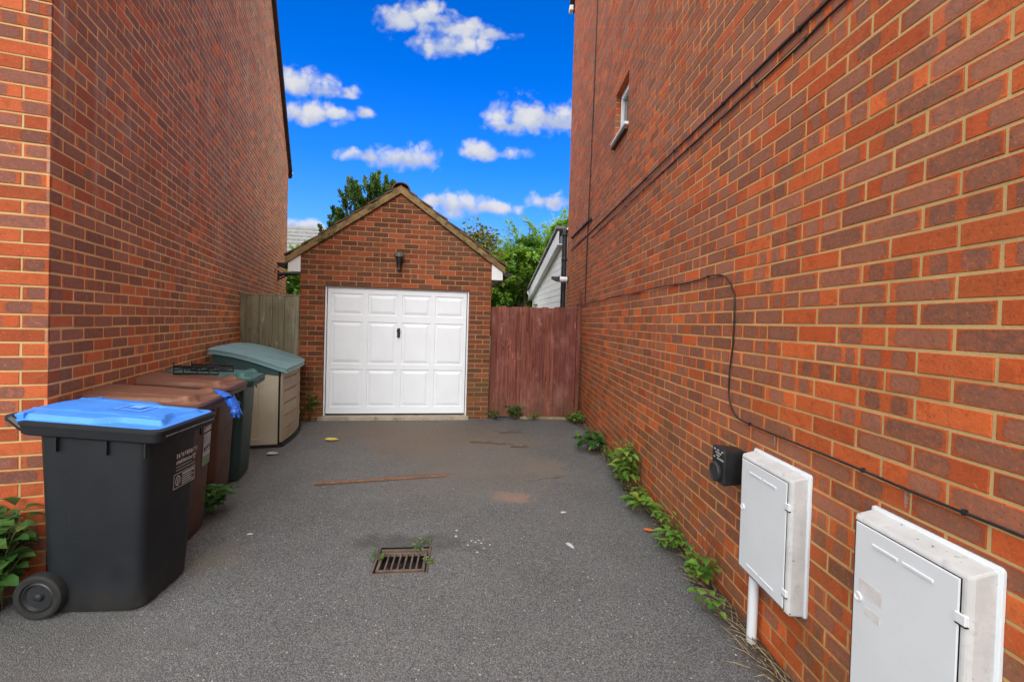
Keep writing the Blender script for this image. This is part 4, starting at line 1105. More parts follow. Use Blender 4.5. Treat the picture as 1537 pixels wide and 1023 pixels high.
tag(obj('wood_splinter', mb, pmat('grey_splinter', (.15, .12, .10), (.11, .095, .085), 30, .9)), 'flat grey splinter just behind the long wood strip', 'splinter')
def flat_leaf(name, label, cat, loc, rot, L, W, m, curl=.25, group=None):
    mb = MB(); n = 8; Ls, Rs, Cs = [], [], []
    for k in range(n + 1):
        u = k / n; w = W * math.sin(math.pi * u ** .8) ** .8 if 0 < u < 1 else .0005
        z = .004 + curl * L * (u - .5) ** 2
        Cs.append((L * (u - .5), 0, z)); Ls.append((L * (u - .5), w, z + w * .5)); Rs.append((L * (u - .5), -w, z + w * .35))
    for k in range(n):
        mb.face([Cs[k], Cs[k + 1], Ls[k + 1], Ls[k]]); mb.face([Rs[k], Rs[k + 1], Cs[k + 1], Cs[k]])
    o = obj(name, mb, m, smooth=True); o.location = loc; o.rotation_euler = (0, 0, rot); tag(o, label, cat, group); return o
YL = pmat('yellow_leaf', (.62, .50, .10), (.50, .36, .06), 40, .6); OL = pmat('orange_leaf', (.50, .13, .03), (.36, .09, .025), 40, .6)
WF = pmat('white_scrap', (.45, .45, .47), (.3, .3, .32), 30, .8)
flat_leaf('fallen_leaf', 'yellow fallen leaf on the asphalt in front of the garage door', 'leaf', (-2.09, 5.48, 0), R(10), .17, .045, YL)
flat_leaf('fallen_leaf', 'orange dead leaf on the asphalt by the weeds of the right wall', 'leaf', (1.13, 3.24, 0), R(-10), .085, .022, OL)
flat_leaf('feather', 'pale grey feather on the asphalt right of the drain grate', 'feather', (.50, 2.99, 0), R(-62), .10, .018, WF, .1)
flat_leaf('paper_scrap', 'small white scrap on the asphalt halfway to the right wall', 'scrap', (.53, 3.52, 0), R(20), .055, .016, WF, .1)
flat_leaf('paper_scrap', 'small white scrap on the asphalt beside the brown bins', 'scrap', (-1.72, 3.07, 0), R(15), .045, .012, WF, .1)
flat_leaf('paper_scrap', 'crumpled pale scrap on the ground by the near corner of the storage box', 'scrap', (-2.50, 4.87, 0), R(5), .13, .04, WF, .3)
TWIG = pmat('brown_twig', (.14, .075, .045), (.09, .05, .03), 40, .9)
def twig(label, loc, rot, L, seed):
    rng = random.Random(seed); mb = MB(); pts = [Vector((L * (k / 6 - .5), rng.uniform(-.03, .03), .008 + rng.uniform(0, .006))) for k in range(7)]
    mb.tube(pts, [.006, .006, .005, .005, .004, .003, .002], 6)
    for k in (2, 4): mb.tube([pts[k], pts[k] + Vector((.07, rng.choice((-1, 1)) * .06, .008))], [.004, .002], 5)
    o = obj('twig', mb, TWIG, smooth=True); o.location = loc; o.rotation_euler = (0, 0, rot); tag(o, label, 'twig', 'twigs on the drive')
twig('longer brown twig on the drive below the red fence', (-.10, 5.50, 0), R(-8), .55, 1)
twig('short brown twig nearest the foot of the red fence', (.16, 6.05, 0), R(5), .34, 2)
twig('short brown twig right of the longer one on the drive', (.24, 5.38, 0), R(10), .22, 3)
rng = random.Random(17); mb = MB(); pb = MB()
for k in range(520):
    x = rng.uniform(-2.8, 1.2); y = rng.uniform(1.4, 6.9)
    if rng.random() < .45: x = 1.29 - abs(rng.gauss(0, .09))
    if x < -1.6 and y < 4.4: continue
    r = rng.uniform(.002, .0055)
    M_ = Matrix.Translation((x, y, r * .4)) @ Matrix.Rotation(rng.random() * 6, 4, 'Z') @ Matrix.Diagonal((1, rng.uniform(.5, 1), .6, 1))
    mb.lathe([(r * .4, -r * .9), (r, -r * .2), (r * .8, r * .5), (r * .2, r * .9)], M_, 5, mi=rng.choice((0, 0, 1, 1, 2)))
o = obj('loose_grit', mb, [pmat('pale_grit', (.50, .47, .42), (.36, .33, .3), 50, .9), pmat('grey_grit', (.19, .185, .18), (.12, .12, .12), 50, .9), pmat('brown_grit', (.25, .16, .10), (.17, .12, .08), 50, .9)]); o['kind'] = 'stuff'
# dry straw and soil along the foot of the right wall
mb = MB(); rng = random.Random(23)
for k in range(430):
    y = 1.2 + 5.7 * rng.random() ** 1.6; x = XR - .01 - abs(rng.gauss(0, .055)); an = rng.gauss(1.35, .6); L_ = rng.uniform(.03, .16)
    if y > 3: L_ *= .6
    p = Vector((x, y, .004 + rng.random() * .02)); q = p + Vector((math.cos(an) * L_ * -1, math.sin(an) * L_, rng.uniform(-.004, .02)))
    q.x = min(q.x, XR - .004); m_ = (p + q) / 2 + Vector((0, 0, rng.uniform(.0, .02)))
    mb.tube([p, m_, q], [.0018, .002, .0008], 4, mi=rng.choice((0, 0, 1)))
o = obj('dry_straw', mb, [pmat('straw', (.34, .25, .13), (.22, .16, .09), 60, .9), TWIG]); o['kind'] = 'stuff'
mb = MB(); rng = random.Random(29)
for k in range(260):
    y = 1.0 + 6.0 * rng.random(); x = XR - .004 - abs(rng.gauss(0, .035)); r = rng.uniform(.006, .02)
    mb.lathe([(r * .5, -r * .5), (r, 0), (r * .6, r * .45), (r * .1, r * .6)], Matrix.Translation((min(x, XR - .01), y, .0)) @ Matrix.Rotation(rng.random() * 6, 4, 'Z') @ Matrix.Diagonal((1, 1.3, .7, 1)), 6)
o = obj('soil', mb, pmat('dark_soil', (.06, .045, .03), (.10, .075, .05), 50, 1, .6, 120)); o['kind'] = 'stuff'
# ------- light settings
SKY_SAT, SKY_VAL, SKY_HUE = 1.5, .56, .5
SKY_TINT = (.85, .88, 1.5)
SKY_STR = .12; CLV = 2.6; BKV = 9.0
SUN_E = .85; SUN_ANG = 32; EXPO = 1.3; SAZ = 180; SEL = 30
CLOUDS = [(-0.251, 0.665, 0.056, 0.033), (-0.192, 0.677, 0.067, 0.033), (-0.113, 0.652, 0.090, 0.023), (-0.045, 0.647, 0.045, 0.017), (-0.148, 0.611, 0.086, 0.031), (-0.476, 0.512, 0.066, 0.033), (-0.410, 0.503, 0.063, 0.017), (-0.460, 0.450, 0.074, 0.029), (-0.394, 0.453, 0.052, 0.015), (-0.327, 0.458, 0.020, 0.015), (0.054, 0.461, 0.094, 0.043), (0.117, 0.453, 0.076, 0.037), (-0.003, 0.441, 0.053, 0.016), (-0.318, 0.362, 0.063, 0.019), (-0.240, 0.358, 0.086, 0.031), (-0.180, 0.355, 0.026, 0.021), (-0.072, 0.381, 0.034, 0.021), (-0.031, 0.377, 0.056, 0.019), (-0.106, 0.258, 0.086, 0.031), (-0.038, 0.255, 0.068, 0.018), (-0.159, 0.268, 0.034, 0.021), (0.108, 0.275, 0.061, 0.020), (-0.441, 0.202, 0.037, 0.015), (-0.481, 0.203, 0.030, 0.015), (-0.365, 0.494, 0.022, 0.010), ]
# ------------------------------------------------------------------ plants
def leaf(mb, p, d, up, L, W, a, mi=0, fold=.3, droop=.25):
    """folded ovate leaf from p along d"""
    d = d.normalized(); s = d.cross(up)
    if s.length < 1e-3: s = Vector((1, 0, 0))
    s.normalize(); n = s.cross(d)
    c = [p, p + d * L * .35 + n * L * .05, p + d * L * .7 - n * L * droop * .3, p + d * L - n * L * droop]
    l = [c[1] + s * W + n * W * fold, c[2] + s * W * .8 + n * W * fold]; r = [c[1] - s * W + n * W * fold, c[2] - s * W * .8 + n * W * fold]
    i = len(mb.v); mb.v.extend([tuple(q) for q in (*c, *l, *r)])
    for f in ((0, 1, 4), (1, 2, 5, 4), (2, 3, 5), (0, 6, 1), (1, 6, 7, 2), (2, 7, 3)):
        mb.f.append(tuple(i + k for k in f)); mb.m.append(mi); mb.uv.append([(0, 0)] * len(f)); mb.a.append(a); mb.b.append((0, 0, 0, 0))
GREEN = leaf_mat('weed_leaf', (.085, .22, .03), (.21, .40, .055), (.36, .42, .06))
DEEP = leaf_mat('dark_leaf', (.045, .14, .035), (.10, .25, .055), (.18, .32, .05))
STEM = pmat('weed_stem', (.10, .11, .035), (.14, .08, .04), 20, .8)
def weed(label, loc, n, h, spread, L, W, seed, mat=None, lean=(0, 0), per=7, cat='weed', group='weeds in the cracks', name='weed', wall=None, dead=0):
    rng = random.Random(seed); t = thing(name, label, cat, loc, 0, group); st = MB(); lf = MB()
    for k in range(n):
        an = rng.random() * 2 * math.pi; hh = h * rng.uniform(.55, 1.1); sp = spread * rng.uniform(.3, 1)
        b0 = Vector((rng.uniform(-.03, .03), rng.uniform(-.04, .04), -.005)); e = b0 + Vector((math.cos(an) * sp + lean[0] * hh, math.sin(an) * sp + lean[1] * hh, hh))
        m_ = b0.lerp(e, .5) + Vector((0, 0, hh * .15)) + Vector((rng.uniform(-.02, .02), rng.uniform(-.02, .02), 0))
        pts = [b0, b0.lerp(m_, .5) + Vector((0, 0, hh * .06)), m_, m_.lerp(e, .55) + Vector((0, 0, hh * .04)), e]
        if wall is not None:
            for p in pts: p.x = min(p.x, wall - .012)
        st.tube(pts, [.0035, .0032, .0028, .0022, .0014], 5)
        for q in range(per):
            u = .25 + .75 * (q + 1) / per; i = min(3, int(u * 4)); p = pts[i].lerp(pts[i + 1], u * 4 - i) if u < 1 else pts[-1]
            la = an + q * 2.4 + rng.uniform(-.5, .5); d = Vector((math.cos(la), math.sin(la), rng.uniform(-.15, .55)))
            if wall is not None and p.x + d.x * L > wall - .01: d.x = -abs(d.x) * .6
            l_ = L * rng.uniform(.6, 1.2); a = (rng.random(), rng.random(), rng.random(), 0)
            st.tube([p, p + d.normalized() * l_ * .25], .0012, 4, caps=False)
            leaf(lf, p + d.normalized() * l_ * .25, d, Vector((rng.uniform(-.3, .3), rng.uniform(-.3, .3), 1)), l_, W * rng.uniform(.75, 1.2), a)
    obj('stems', st, STEM, t, smooth=True); obj('leaves', lf, mat or GREEN, t, attrs=True, smooth=True)
    return t
WX = 1.304
def wl(x, y): return (x, y, 0)
weed('low spreading weed at the foot of the right wall nearest the red fence', wl(1.17, 6.70), 9, .17, .16, .075, .022, 1, wall=WX - 1.17, lean=(-.3, -.2))
weed('bushy weed with broad blue-green leaves, second along the right wall from the red fence', wl(1.13, 5.30), 11, .21, .20, .11, .038, 2, DEEP, wall=WX - 1.13, lean=(-.3, .1), per=7)
weed('small leafy sprout between the two bushiest weeds of the right wall', wl(1.225, 4.55), 5, .17, .09, .07, .024, 3, wall=WX - 1.225)
weed('tall bushy weed with upright pointed leaves halfway along the right wall', wl(1.19, 4.05), 13, .37, .13, .10, .023, 4, wall=WX - 1.19, per=10)
weed('weed with two broad bright leaves just in front of the tallest wall weed', wl(1.20, 3.58), 4, .12, .12, .13, .042, 5, wall=WX - 1.20, per=4, lean=(-.2, 0))
weed('small weed with narrow leaves behind the orange dead leaf', wl(1.235, 3.32), 5, .13, .07, .06, .014, 6, wall=WX - 1.235, per=5)
weed('leafy low weed with thin pointed leaves in front of the orange dead leaf', wl(1.205, 2.98), 8, .12, .10, .075, .018, 7, wall=WX - 1.205, per=6)
weed('weed with round leaves and bare brown stalks beside the meter box pipe', wl(1.20, 2.56), 6, .17, .09, .065, .027, 8, wall=WX - 1.20, per=5)
weed('wiry grass-like sprig in front of the blue-green weed at the right wall', wl(1.24, 4.95), 7, .15, .07, .07, .008, 31, wall=WX - 1.24, per=5)
weed('small ground-hugging weed just behind the tallest wall weed', wl(1.20, 4.32), 6, .09, .12, .055, .018, 32, DEEP, wall=WX - 1.20, per=5, lean=(-.3, .2))
weed('ragged low weed between the tallest wall weed and the broad-leaved one', wl(1.24, 3.80), 7, .15, .10, .05, .013, 33, wall=WX - 1.24, per=6)
weed('thin upright grassy sprig behind the low weed with pointed leaves', wl(1.25, 3.14), 6, .16, .05, .075, .007, 34, wall=WX - 1.25, per=4)
weed('straggly pale sprig between the last two leafy weeds before the meter box pipe', wl(1.25, 2.76), 5, .12, .07, .05, .010, 35, wall=WX - 1.25, per=5)
weed('long low trailing weed close to the foot of the red fence end post', wl(1.10, 6.92), 8, .10, .15, .05, .016, 36, wall=WX - 1.10, per=6)
mb = MB(); rng = random.Random(5)
for k in range(5):
    y = 2.52 + rng.uniform(-.06, .06); pts = [Vector((1.26, y, 0)), Vector((1.25 + rng.uniform(-.02, .02), y + rng.uniform(-.03, .03), .15)), Vector((1.26, y + rng.uniform(-.1, .12), .22 + .14 * rng.random()))]
    mb.tube(pts, [.0045, .0035, .002], 5)
tag(obj('dead_stalk', mb, TWIG, smooth=True), 'bare brown dead stalks leaning on the right wall near the pipe', 'stalks')
weed('tiny yellow-green seedling at the wall foot left of the pipe', wl(1.165, 2.30), 3, .08, .05, .05, .022, 9, per=4)
weed('bushy dark green tuft under the gap of the red fence', wl(.235, 6.93), 12, .19, .13, .07, .022, 10, DEEP, per=8)
weed('small sprawling weed between the garage corner and the red fence', wl(-.10, 6.90), 6, .13, .11, .06, .02, 11, DEEP, per=6)
weed('thin pale weed right of the tuft below the red fence', wl(.52, 6.92), 5, .10, .12, .05, .014, 12)
weed('green creeper on the garage pier left of the white door', (-2.82, 6.50, 0), 5, .40, .07, .065, .024, 13, lean=(.12, -.05), per=7)
weed('tiny sprig low on the garage pier beside the storage box', (-2.90, 6.48, 0), 2, .20, .03, .05, .02, 25, lean=(0, -.1), per=3)
weed('tiny weed on the left edge of the drain grate', wl(-.775, 2.80), 4, .045, .035, .028, .009, 14, DEEP, per=4)
weed('tiny weed at the back right corner of the drain grate', wl(-.50, 2.965), 4, .04, .045, .035, .008, 15, DEEP, per=4)
weed('mossy sprig on the right edge of the drain grate', wl(-.415, 2.80), 4, .025, .03, .022, .006, 26, per=4)
weed('little sprout at the left end of the garage threshold', (-1.90, 6.62, .0), 3, .06, .05, .035, .01, 16, per=4)
weed('little sprout near the middle of the garage threshold', (-1.55, 6.68, .0), 3, .05, .05, .035, .01, 27, per=4)
weed('green weed growing between the two brown bins', (-2.20, 3.40, 0), 10, .22, .12, .085, .030, 17, DEEP, lean=(.25, -.15), per=7)
# big leafy plant at the corner of the left house
t = weed('large leafy plant at the left house corner behind the charcoal bin', (-2.52, 2.22, 0), 46, .48, .20, .085, .034, 18, leaf_mat('glossy_leaf', (.04, .115, .030), (.10, .23, .055), (.17, .30, .07), .3, .4), lean=(-.1, -.05), per=10, cat='plant', group=None, name='leafy_plant')
weed('leafy plant at the left edge of the photo, left of the charcoal bin', (-2.84, 2.06, 0), 40, .50, .22, .085, .034, 19, leaf_mat('glossy_leaf_dark', (.04, .115, .030), (.10, .23, .055), (.17, .30, .07), .3, .4), per=10, cat='plant', group=None, name='leafy_plant')

weed('low spread of round leaves between the two taller leafy plants by the charcoal bin', (-2.66, 2.10, 0), 30, .26, .20, .08, .033, 39, leaf_mat('glossy_leaf_low', (.04, .115, .030), (.10, .23, .055), (.17, .30, .07), .3, .4), per=9, cat='plant', group=None, name='leafy_plant')
# ------------------------------------------------------------------ trees behind
BARK = pmat('bark', (.11, .085, .06), (.07, .055, .04), 6, .9, .6, 30)
def tree(label, loc, h, blobs, n, L, W, mat, seed, kind='broad', trunk_r=.09, name='tree', cat='tree', spray=0):
    rng = random.Random(seed); t = thing(name, label, cat, loc); tr = MB(); lf = MB()
    zc = max(b[2] for b in blobs) * .8
    main = [Vector((0, 0, -.1)), Vector((rng.uniform(-.05, .05), 0, h * .3)), Vector((rng.uniform(-.1, .1), rng.uniform(-.1, .1), h * .6)), Vector((rng.uniform(-.1, .1), 0, h * .9))]
    tr.tube(main, [trunk_r, trunk_r * .8, trunk_r * .5, trunk_r * .15], 8)
    tips = []
    for b in blobs:
        bc = Vector(b[:3]); st = main[1].lerp(main[3], rng.uniform(.1, .7))
        mid = st.lerp(bc, .5) + Vector((rng.uniform(-.1, .1), rng.uniform(-.1, .1), rng.uniform(0, .15)))
        tr.tube([st, mid, bc], [trunk_r * .4, trunk_r * .25, trunk_r * .08], 6)
        for k in range(b[6] if len(b) > 6 else 14):
            while True:
                v = Vector((rng.uniform(-1, 1), rng.uniform(-1, 1), rng.uniform(-1, 1)))
                if .2 < v.length < 1: break
            v = v.normalized() * (v.length ** .4)
            tip = bc + Vector((v.x * b[3], v.y * b[4], v.z * b[5]))
            tips.append((tip, bc)); tr.tube([bc.lerp(tip, .1), bc.lerp(tip, .6) + Vector((0, 0, .04)), tip], [trunk_r * .10, trunk_r * .06, .003], 4, caps=False)
    per = max(1, n // len(tips))
    for tip, bc in tips:
        out = (tip - bc).normalized(); sh = rng.random()
        if kind == 'spire':
            ax = (out * .55 + Vector((0, 0, 1))).normalized(); ln = rng.uniform(.35, .7) * L * 7
            for k in range(per):
                u = rng.random(); p = tip + ax * ln * (u - .5) + Vector((rng.gauss(0, 1), rng.gauss(0, 1), rng.gauss(0, .6))) * ln * .13 * (1.1 - u)
                d = (ax + Vector((rng.gauss(0, .55), rng.gauss(0, .55), rng.gauss(0, .3)))).normalized()
                leaf(lf, p, d, Vector((rng.uniform(-1, 1), rng.uniform(-1, 1), .4)), L * rng.uniform(.6, 1.3), W, (min(1, max(0, sh * .5 + u * .5 + rng.uniform(-.2, .2))), rng.random(), 0, 0), fold=.1, droop=.05)
        else:
            rad = rng.uniform(.6, 1.2) * L * 4.2
            for k in range(per):
                if kind == 'feather':
                    u = rng.random(); ax = (out + Vector((0, 0, .55 - .5 * u))).normalized(); side = ax.cross(Vector((0, 0, 1))).normalized()
                    s = rng.choice((-1, 1)); p = tip + ax * rad * 1.7 * (u - .35) + side * s * rng.random() * rad * .45 * (1 - .6 * u) + Vector((0, 0, rng.gauss(0, .16) * rad - .22 * rad * u))
                    d = (ax + side * s * rng.uniform(.3, 1.2) + Vector((0, 0, rng.gauss(-.1, .25)))).normalized()
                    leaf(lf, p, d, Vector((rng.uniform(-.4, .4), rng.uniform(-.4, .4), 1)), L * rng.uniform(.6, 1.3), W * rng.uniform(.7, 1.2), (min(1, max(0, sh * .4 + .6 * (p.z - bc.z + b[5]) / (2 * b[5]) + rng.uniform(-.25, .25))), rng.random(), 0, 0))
                else:
                    v = Vector((rng.gauss(0, .5), rng.gauss(0, .5), rng.gauss(0, .4))); p = tip + v * rad
                    d = (v + Vector((0, 0, rng.uniform(-.5, .4))) + out * .4).normalized()
                    leaf(lf, p, d, Vector((rng.uniform(-.6, .6), rng.uniform(-.6, .6), 1)), L * rng.uniform(.6, 1.3), W * rng.uniform(.7, 1.2), (min(1, max(0, sh * .6 + rng.uniform(-.1, .5))), rng.random(), 0, 0))
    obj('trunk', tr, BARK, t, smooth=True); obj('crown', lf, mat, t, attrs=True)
    return t
LM_R = leaf_mat('feathery_leaf', (.065, .21, .025), (.38, .62, .07), (.48, .64, .09), .45)
LM_C = leaf_mat('conifer_leaf', (.02, .075, .016), (.10, .24, .045), (.25, .28, .05), .25)
LM_H = leaf_mat('hedge_leaf', (.10, .28, .035), (.28, .56, .09), (.34, .6, .1), .4)
LM_O = leaf_mat('bronze_leaf', (.14, .20, .03), (.30, .32, .05), (.45, .25, .06), .2)
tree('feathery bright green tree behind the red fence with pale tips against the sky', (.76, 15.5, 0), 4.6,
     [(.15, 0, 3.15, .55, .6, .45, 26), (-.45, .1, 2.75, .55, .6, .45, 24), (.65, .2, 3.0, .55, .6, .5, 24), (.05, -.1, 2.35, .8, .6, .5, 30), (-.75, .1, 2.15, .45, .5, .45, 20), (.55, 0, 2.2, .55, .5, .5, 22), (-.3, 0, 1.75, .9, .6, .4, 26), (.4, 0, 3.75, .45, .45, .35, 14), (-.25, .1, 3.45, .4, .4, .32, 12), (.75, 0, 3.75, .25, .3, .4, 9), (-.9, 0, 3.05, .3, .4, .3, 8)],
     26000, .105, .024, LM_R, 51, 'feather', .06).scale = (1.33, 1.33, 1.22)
tree('dark tree mass filling the gap low behind the red fence', (.4, 18.5, 0), 3.4, [(-.9, 0, 2.2, .9, .7, .8, 30), (.2, 0, 2.5, .9, .7, .8, 30), (1.1, 0, 2.4, .8, .7, .8, 30), (0, 0, 1.5, 1.6, .7, .6, 30)], 12000, .15, .05, LM_C, 57, 'broad', .08).scale = (1.4, 1.4, 1.25)
tree('dark green conifer with upright sprays rising behind the garage roof', (-3.95, 12.6, 0), 5.6,
     [(.10, 0, 5.0, .32, .35, .55, 20), (-.35, 0, 4.75, .35, .4, .6, 20), (.55, 0, 4.95, .22, .3, .6, 14), (-.15, 0, 4.1, .75, .6, .6, 24), (-.75, 0, 4.25, .3, .35, .45, 12), (.4, .1, 3.9, .6, .5, .6, 16), (-.3, 0, 3.1, 1.1, .7, .7, 26), (-1.05, 0, 3.8, .25, .3, .25, 6)],
     14000, .11, .021, LM_C, 52, 'spire', .10, name='conifer', cat='conifer')
tree('bright green leafy bush behind the weathered grey fence', (-5.75, 12.7, 0), 2.7, [(0, 0, 2.0, .5, .5, .55, 26), (.4, .1, 1.7, .4, .4, .5, 18), (-.4, 0, 1.6, .45, .4, .5, 18), (.1, 0, 2.25, .3, .3, .3, 12)], 6500, .09, .04, LM_H, 53, 'broad', .04, name='bush', cat='bush').scale = (1.35, 1.35, 1.22)
tree('small bronze-leaved treetop showing above the right slope of the garage roof', (-.78, 11.9, 0), 3.8, [(-.12, 0, 3.7, .26, .3, .2, 9), (.15, 0, 3.55, .25, .3, .22, 9), (0, 0, 3.1, .4, .4, .4, 12)], 1500, .11, .045, LM_O, 54, 'broad', .04)

# ------------------------------------------------------------------ houses behind
t = thing('white_house', 'white weatherboarded house wall with a sloping white verge behind the right house', 'house', (1.30, 10.1, 0), R(4.5))
mb = MB(); L_ = 4.5; z_far, z_near = 2.62, 3.60
zt = lambda y: z_near + (z_far - z_near) * y / L_
k = 0
while True:
    z0 = .1 + k * .15
    if z0 > z_near: break
    z1 = z0 + .15
    y_end = L_ if z1 <= z_far else (z_near - z1) / (z_near - z_far) * L_
    if y_end > .1:
        mb.mesh([(-.012, 0, z0), (-.012, y_end, z0), (-.006, y_end, z1 + .01), (-.006, 0, z1 + .01), (0, 0, z0), (0, y_end, z0)], [(0, 3, 2, 1), (0, 1, 5, 4)])
    k += 1
mb.mesh([(0, 0, 0), (0, L_, 0), (0, L_, z_far), (0, 0, z_near), (4, 0, 0), (4, L_, 0), (4, L_, z_far), (4, 0, z_near)], [(0, 3, 2, 1), (4, 5, 6, 7), (1, 2, 6, 5), (0, 4, 7, 3)])
BOARD = pmat('white_weatherboard', (.84, .86, .88), (.78, .80, .82), 3, .55, .1, 20)
obj('wall', mb, BOARD, t)
mb = MB(); d_ = Vector((0, L_ + .25, z_far - z_near - .07)); d_ = d_
a = Vector((-.13, -.1, z_near - .28)); slab(mb, a + Vector((.03, 0, 0)), a + Vector((.03, 0, 0)) + d_, (.12, 0, 0), .03); slab(mb, a, a + d_, (.03, 0, 0), .30)
vg = obj('verge', mb, WHITE, t)
mb = MB(); a = Vector((-.17, -.1, z_near + .085)); slab(mb, a, a + d_, (4.4, 0, 0), .06); rf = obj('roof', mb, pmat('grey_roof_tile', (.30, .30, .29), (.22, .22, .22), 5, .8), t)
mb = MB(); mb.tube([(-.16, L_ + .2, z_far - .06), (3.8, L_ + .2, z_far - .06)], .06, 8); mb.tube([(-.15, L_ + .16, z_far - .08), (-.10, L_ + .1, z_far - .2), (-.05, L_ + .05, z_far - .28)], .03, 8); obj('gutter', mb, WHITE, t, smooth=True)
mb = MB(); mb.box(-.06, -.024, 3.3, 3.9, 2.08, 2.11); mb.box(-.06, -.024, 3.05, 3.25, 1.5, 1.86); obj('vent_pipe', mb, GREYM, t)

t = thing('distant_house', 'distant house with a pale grey ribbed tile roof beyond the left fence', 'house', (-11.2, 21.5, 0), R(9))
mb = MB(); mb.box(0, 7, 0, 6, 0, 4.5); obj('wall', mb, pmat('pale_render', (.55, .5, .42), (.48, .43, .36), 2, .8), t)
mb = MB(); nr = 8
for k in range(nr):
    y0 = -.4 + 3.4 * k / nr; z0 = 4.35 + 2.1 * k / nr; y1 = -.4 + 3.4 * (k + 1) / nr + .03; z1 = 4.35 + 2.1 * (k + 1) / nr
    mb.mesh([(-.3, y0, z0 + .12), (7.3, y0, z0 + .12), (7.3, y1, z1), (-.3, y1, z1), (-.3, y0, z0 - .03), (7.3, y0, z0 - .03)], [(0, 1, 2, 3), (4, 5, 1, 0)])
mb.mesh([(-.3, 3.0, 6.45), (7.3, 3.0, 6.45), (7.3, 6.4, 4.35), (-.3, 6.4, 4.35)], [(0, 1, 2, 3)])
mb.mesh([(0, 0, 4.5), (0, 3, 6.4), (0, 6, 4.5), (7, 0, 4.5), (7, 3, 6.4), (7, 6, 4.5)], [(0, 2, 1), (3, 4, 5)])
obj('roof', mb, pmat('pale_grey_tiles', (.24, .24, .235), (.17, .17, .165), 6, .8, .2, 20), t)

# ------------------------------------------------------------------ sky, sun, camera
SUN_AZ, SUN_EL = R(SAZ), R(SEL)      # azimuth from +Y clockwise: behind the camera and to its left
W = bpy.data.worlds.new('World'); SC.world = W; W.use_nodes = True
N = NT(W.node_tree); bg = W.node_tree.nodes['Background']
sky = N.new('ShaderNodeTexSky', sky_type='NISHITA'); sky.sun_disc = False; sky.sun_elevation = SUN_EL; sky.sun_rotation = SUN_AZ
sky.air_density = 1.0; sky.dust_density = .3; sky.ozone_density = 3.0
hs = N.new('ShaderNodeHueSaturation'); hs.inputs['Saturation'].default_value = SKY_SAT; hs.inputs['Value'].default_value = SKY_VAL; hs.inputs['Hue'].default_value = SKY_HUE
N.l.new(sky.outputs[0], hs.inputs['Color']); skyc = N.mix(1.0, hs.outputs[0], SKY_TINT, 'MULTIPLY'); HAZY = 1
D = N.new('ShaderNodeTexCoord').outputs['Generated']
dx, dy, dz = N.sep(D)
dyc = N.math('MAXIMUM', dy, .05)
gu = N.math('DIVIDE', dx, dyc); gv = N.math('DIVIDE', dz, dyc)
G = N.comb(gu, gv, 0)
CL = CLOUDS
best = num = den = None
for (cu, cv, ru, rv) in CL:
    q = N.vmath('MULTIPLY', N.vmath('SUBTRACT', G, (cu, cv, 0)), (.80 / ru, .80 / rv, 0))
    qx, qy, _ = N.sep(q)
    qy2 = N.math('MAXIMUM', qy, N.math('MULTIPLY', qy, -1.45))       # flatter undersides
    val = N.math('SUBTRACT', 1.0, N.vmath('LENGTH', N.comb(qx, qy2, 0), None, 1))
    w = N.math('POWER', N.math('MAXIMUM', N.math('ADD', val, .6), .001), 2)
    best = val if best is None else N.math('SMOOTH_MAX', best, val, .3)
    wt = N.math('MULTIPLY', w, qy)
    num = wt if num is None else N.math('ADD', num, wt); den = w if den is None else N.math('ADD', den, w)
tt = N.math('DIVIDE', num, N.math('MAXIMUM', den, .02))
nz = N.noise(G, 15, 8, .56, .5)
Gd = N.vmath('ADD', G, N.vmath('MULTIPLY', N.vmath('SUBTRACT', N.noise(G, 22, 3, .6, 0, 1), (.5, .5, .5)), (.05, .05, 0)))
puff = N.math('SUBTRACT', .42, N.vor(Gd, 24)); puff2 = N.math('SUBTRACT', .42, N.vor(Gd, 55))
dens = N.math('ADD', best, N.math('ADD', N.math('MULTIPLY', N.math('SUBTRACT', nz, .5), 1.5), N.math('ADD', N.math('MULTIPLY', puff, .75), N.math('MULTIPLY', puff2, .4))))
al = N.math('MULTIPLY', N.ramp(dens, -.2, .68), N.ramp(dy, .12, .2))
al = N.math('MULTIPLY', al, N.ramp(best, -.5, .0))
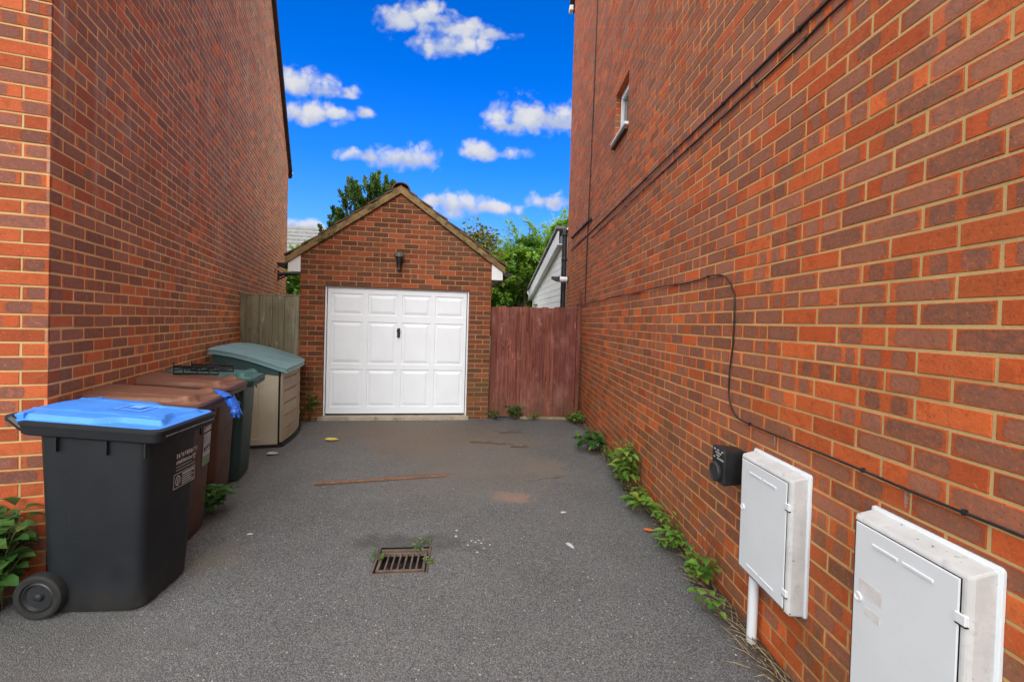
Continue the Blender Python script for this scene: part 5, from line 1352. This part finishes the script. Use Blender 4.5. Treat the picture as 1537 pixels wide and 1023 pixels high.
# unseen bright cloud added behind, overhead and at the sides to light the alley
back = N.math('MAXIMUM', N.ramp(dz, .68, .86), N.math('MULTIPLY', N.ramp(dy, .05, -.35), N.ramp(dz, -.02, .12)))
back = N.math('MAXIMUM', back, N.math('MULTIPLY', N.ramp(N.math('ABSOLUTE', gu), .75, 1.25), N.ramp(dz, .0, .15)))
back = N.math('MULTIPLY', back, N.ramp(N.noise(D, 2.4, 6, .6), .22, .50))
shade = N.ramp(N.math('ADD', tt, N.math('ADD', N.math('MULTIPLY', puff, 1.3), N.math('MULTIPLY', N.math('SUBTRACT', nz, .5), 1.6))), -.55, .55)
wht = N.mix(shade, (CLV * .60, CLV * .70, CLV * .96, 1), (CLV * 1.02, CLV * 1.02, CLV * 1.03, 1))
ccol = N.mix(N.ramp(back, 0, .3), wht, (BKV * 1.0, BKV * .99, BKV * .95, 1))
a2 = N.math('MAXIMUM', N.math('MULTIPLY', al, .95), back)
skyc = N.mix(N.math('MULTIPLY', N.ramp(dz, .50, .12), .22), skyc, (CLV * .30, CLV * .58, CLV * 1.05, 1))
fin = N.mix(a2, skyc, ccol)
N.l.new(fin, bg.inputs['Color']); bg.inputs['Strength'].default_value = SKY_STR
sl = bpy.data.lights.new('sun', 'SUN'); sl.energy = SUN_E; sl.angle = R(SUN_ANG); sl.color = (1, .98, .95)
so = bpy.data.objects.new('sun', sl); COL.objects.link(so)
sd = Vector((math.sin(SUN_AZ) * math.cos(SUN_EL), math.cos(SUN_AZ) * math.cos(SUN_EL), math.sin(SUN_EL)))
so.rotation_euler = sd.to_track_quat('Z', 'Y').to_euler(); so.location = (-4, -6, 9)

cam = bpy.data.cameras.new('camera'); co = bpy.data.objects.new('camera', cam); COL.objects.link(co); SC.camera = co
cam.sensor_fit = 'HORIZONTAL'; cam.sensor_width = 36; cam.lens = 36 * 660.145 / 1537; cam.shift_y = -17.306 / 1537
cam.clip_end = 3000; cam.clip_start = .02
pit, rol, yaw = .0162, .0284, .02
F = Vector((math.sin(yaw) * math.cos(pit), math.cos(yaw) * math.cos(pit), -math.sin(pit)))
U0 = Vector((math.sin(yaw) * math.sin(pit), math.cos(yaw) * math.sin(pit), math.cos(pit))); R0 = Vector((math.cos(yaw), -math.sin(yaw), 0))
RR = R0 * math.cos(rol) + U0 * math.sin(rol); UU = U0 * math.cos(rol) - R0 * math.sin(rol)
Mx = Matrix((RR, UU, -F)).transposed().to_4x4(); Mx.translation = (0, 0, 1.53); co.matrix_world = Mx
SC.view_settings.view_transform = 'Standard'; SC.view_settings.look = 'None'; SC.view_settings.exposure = EXPO; SC.view_settings.gamma = 1
SC.cycles.max_bounces = 6
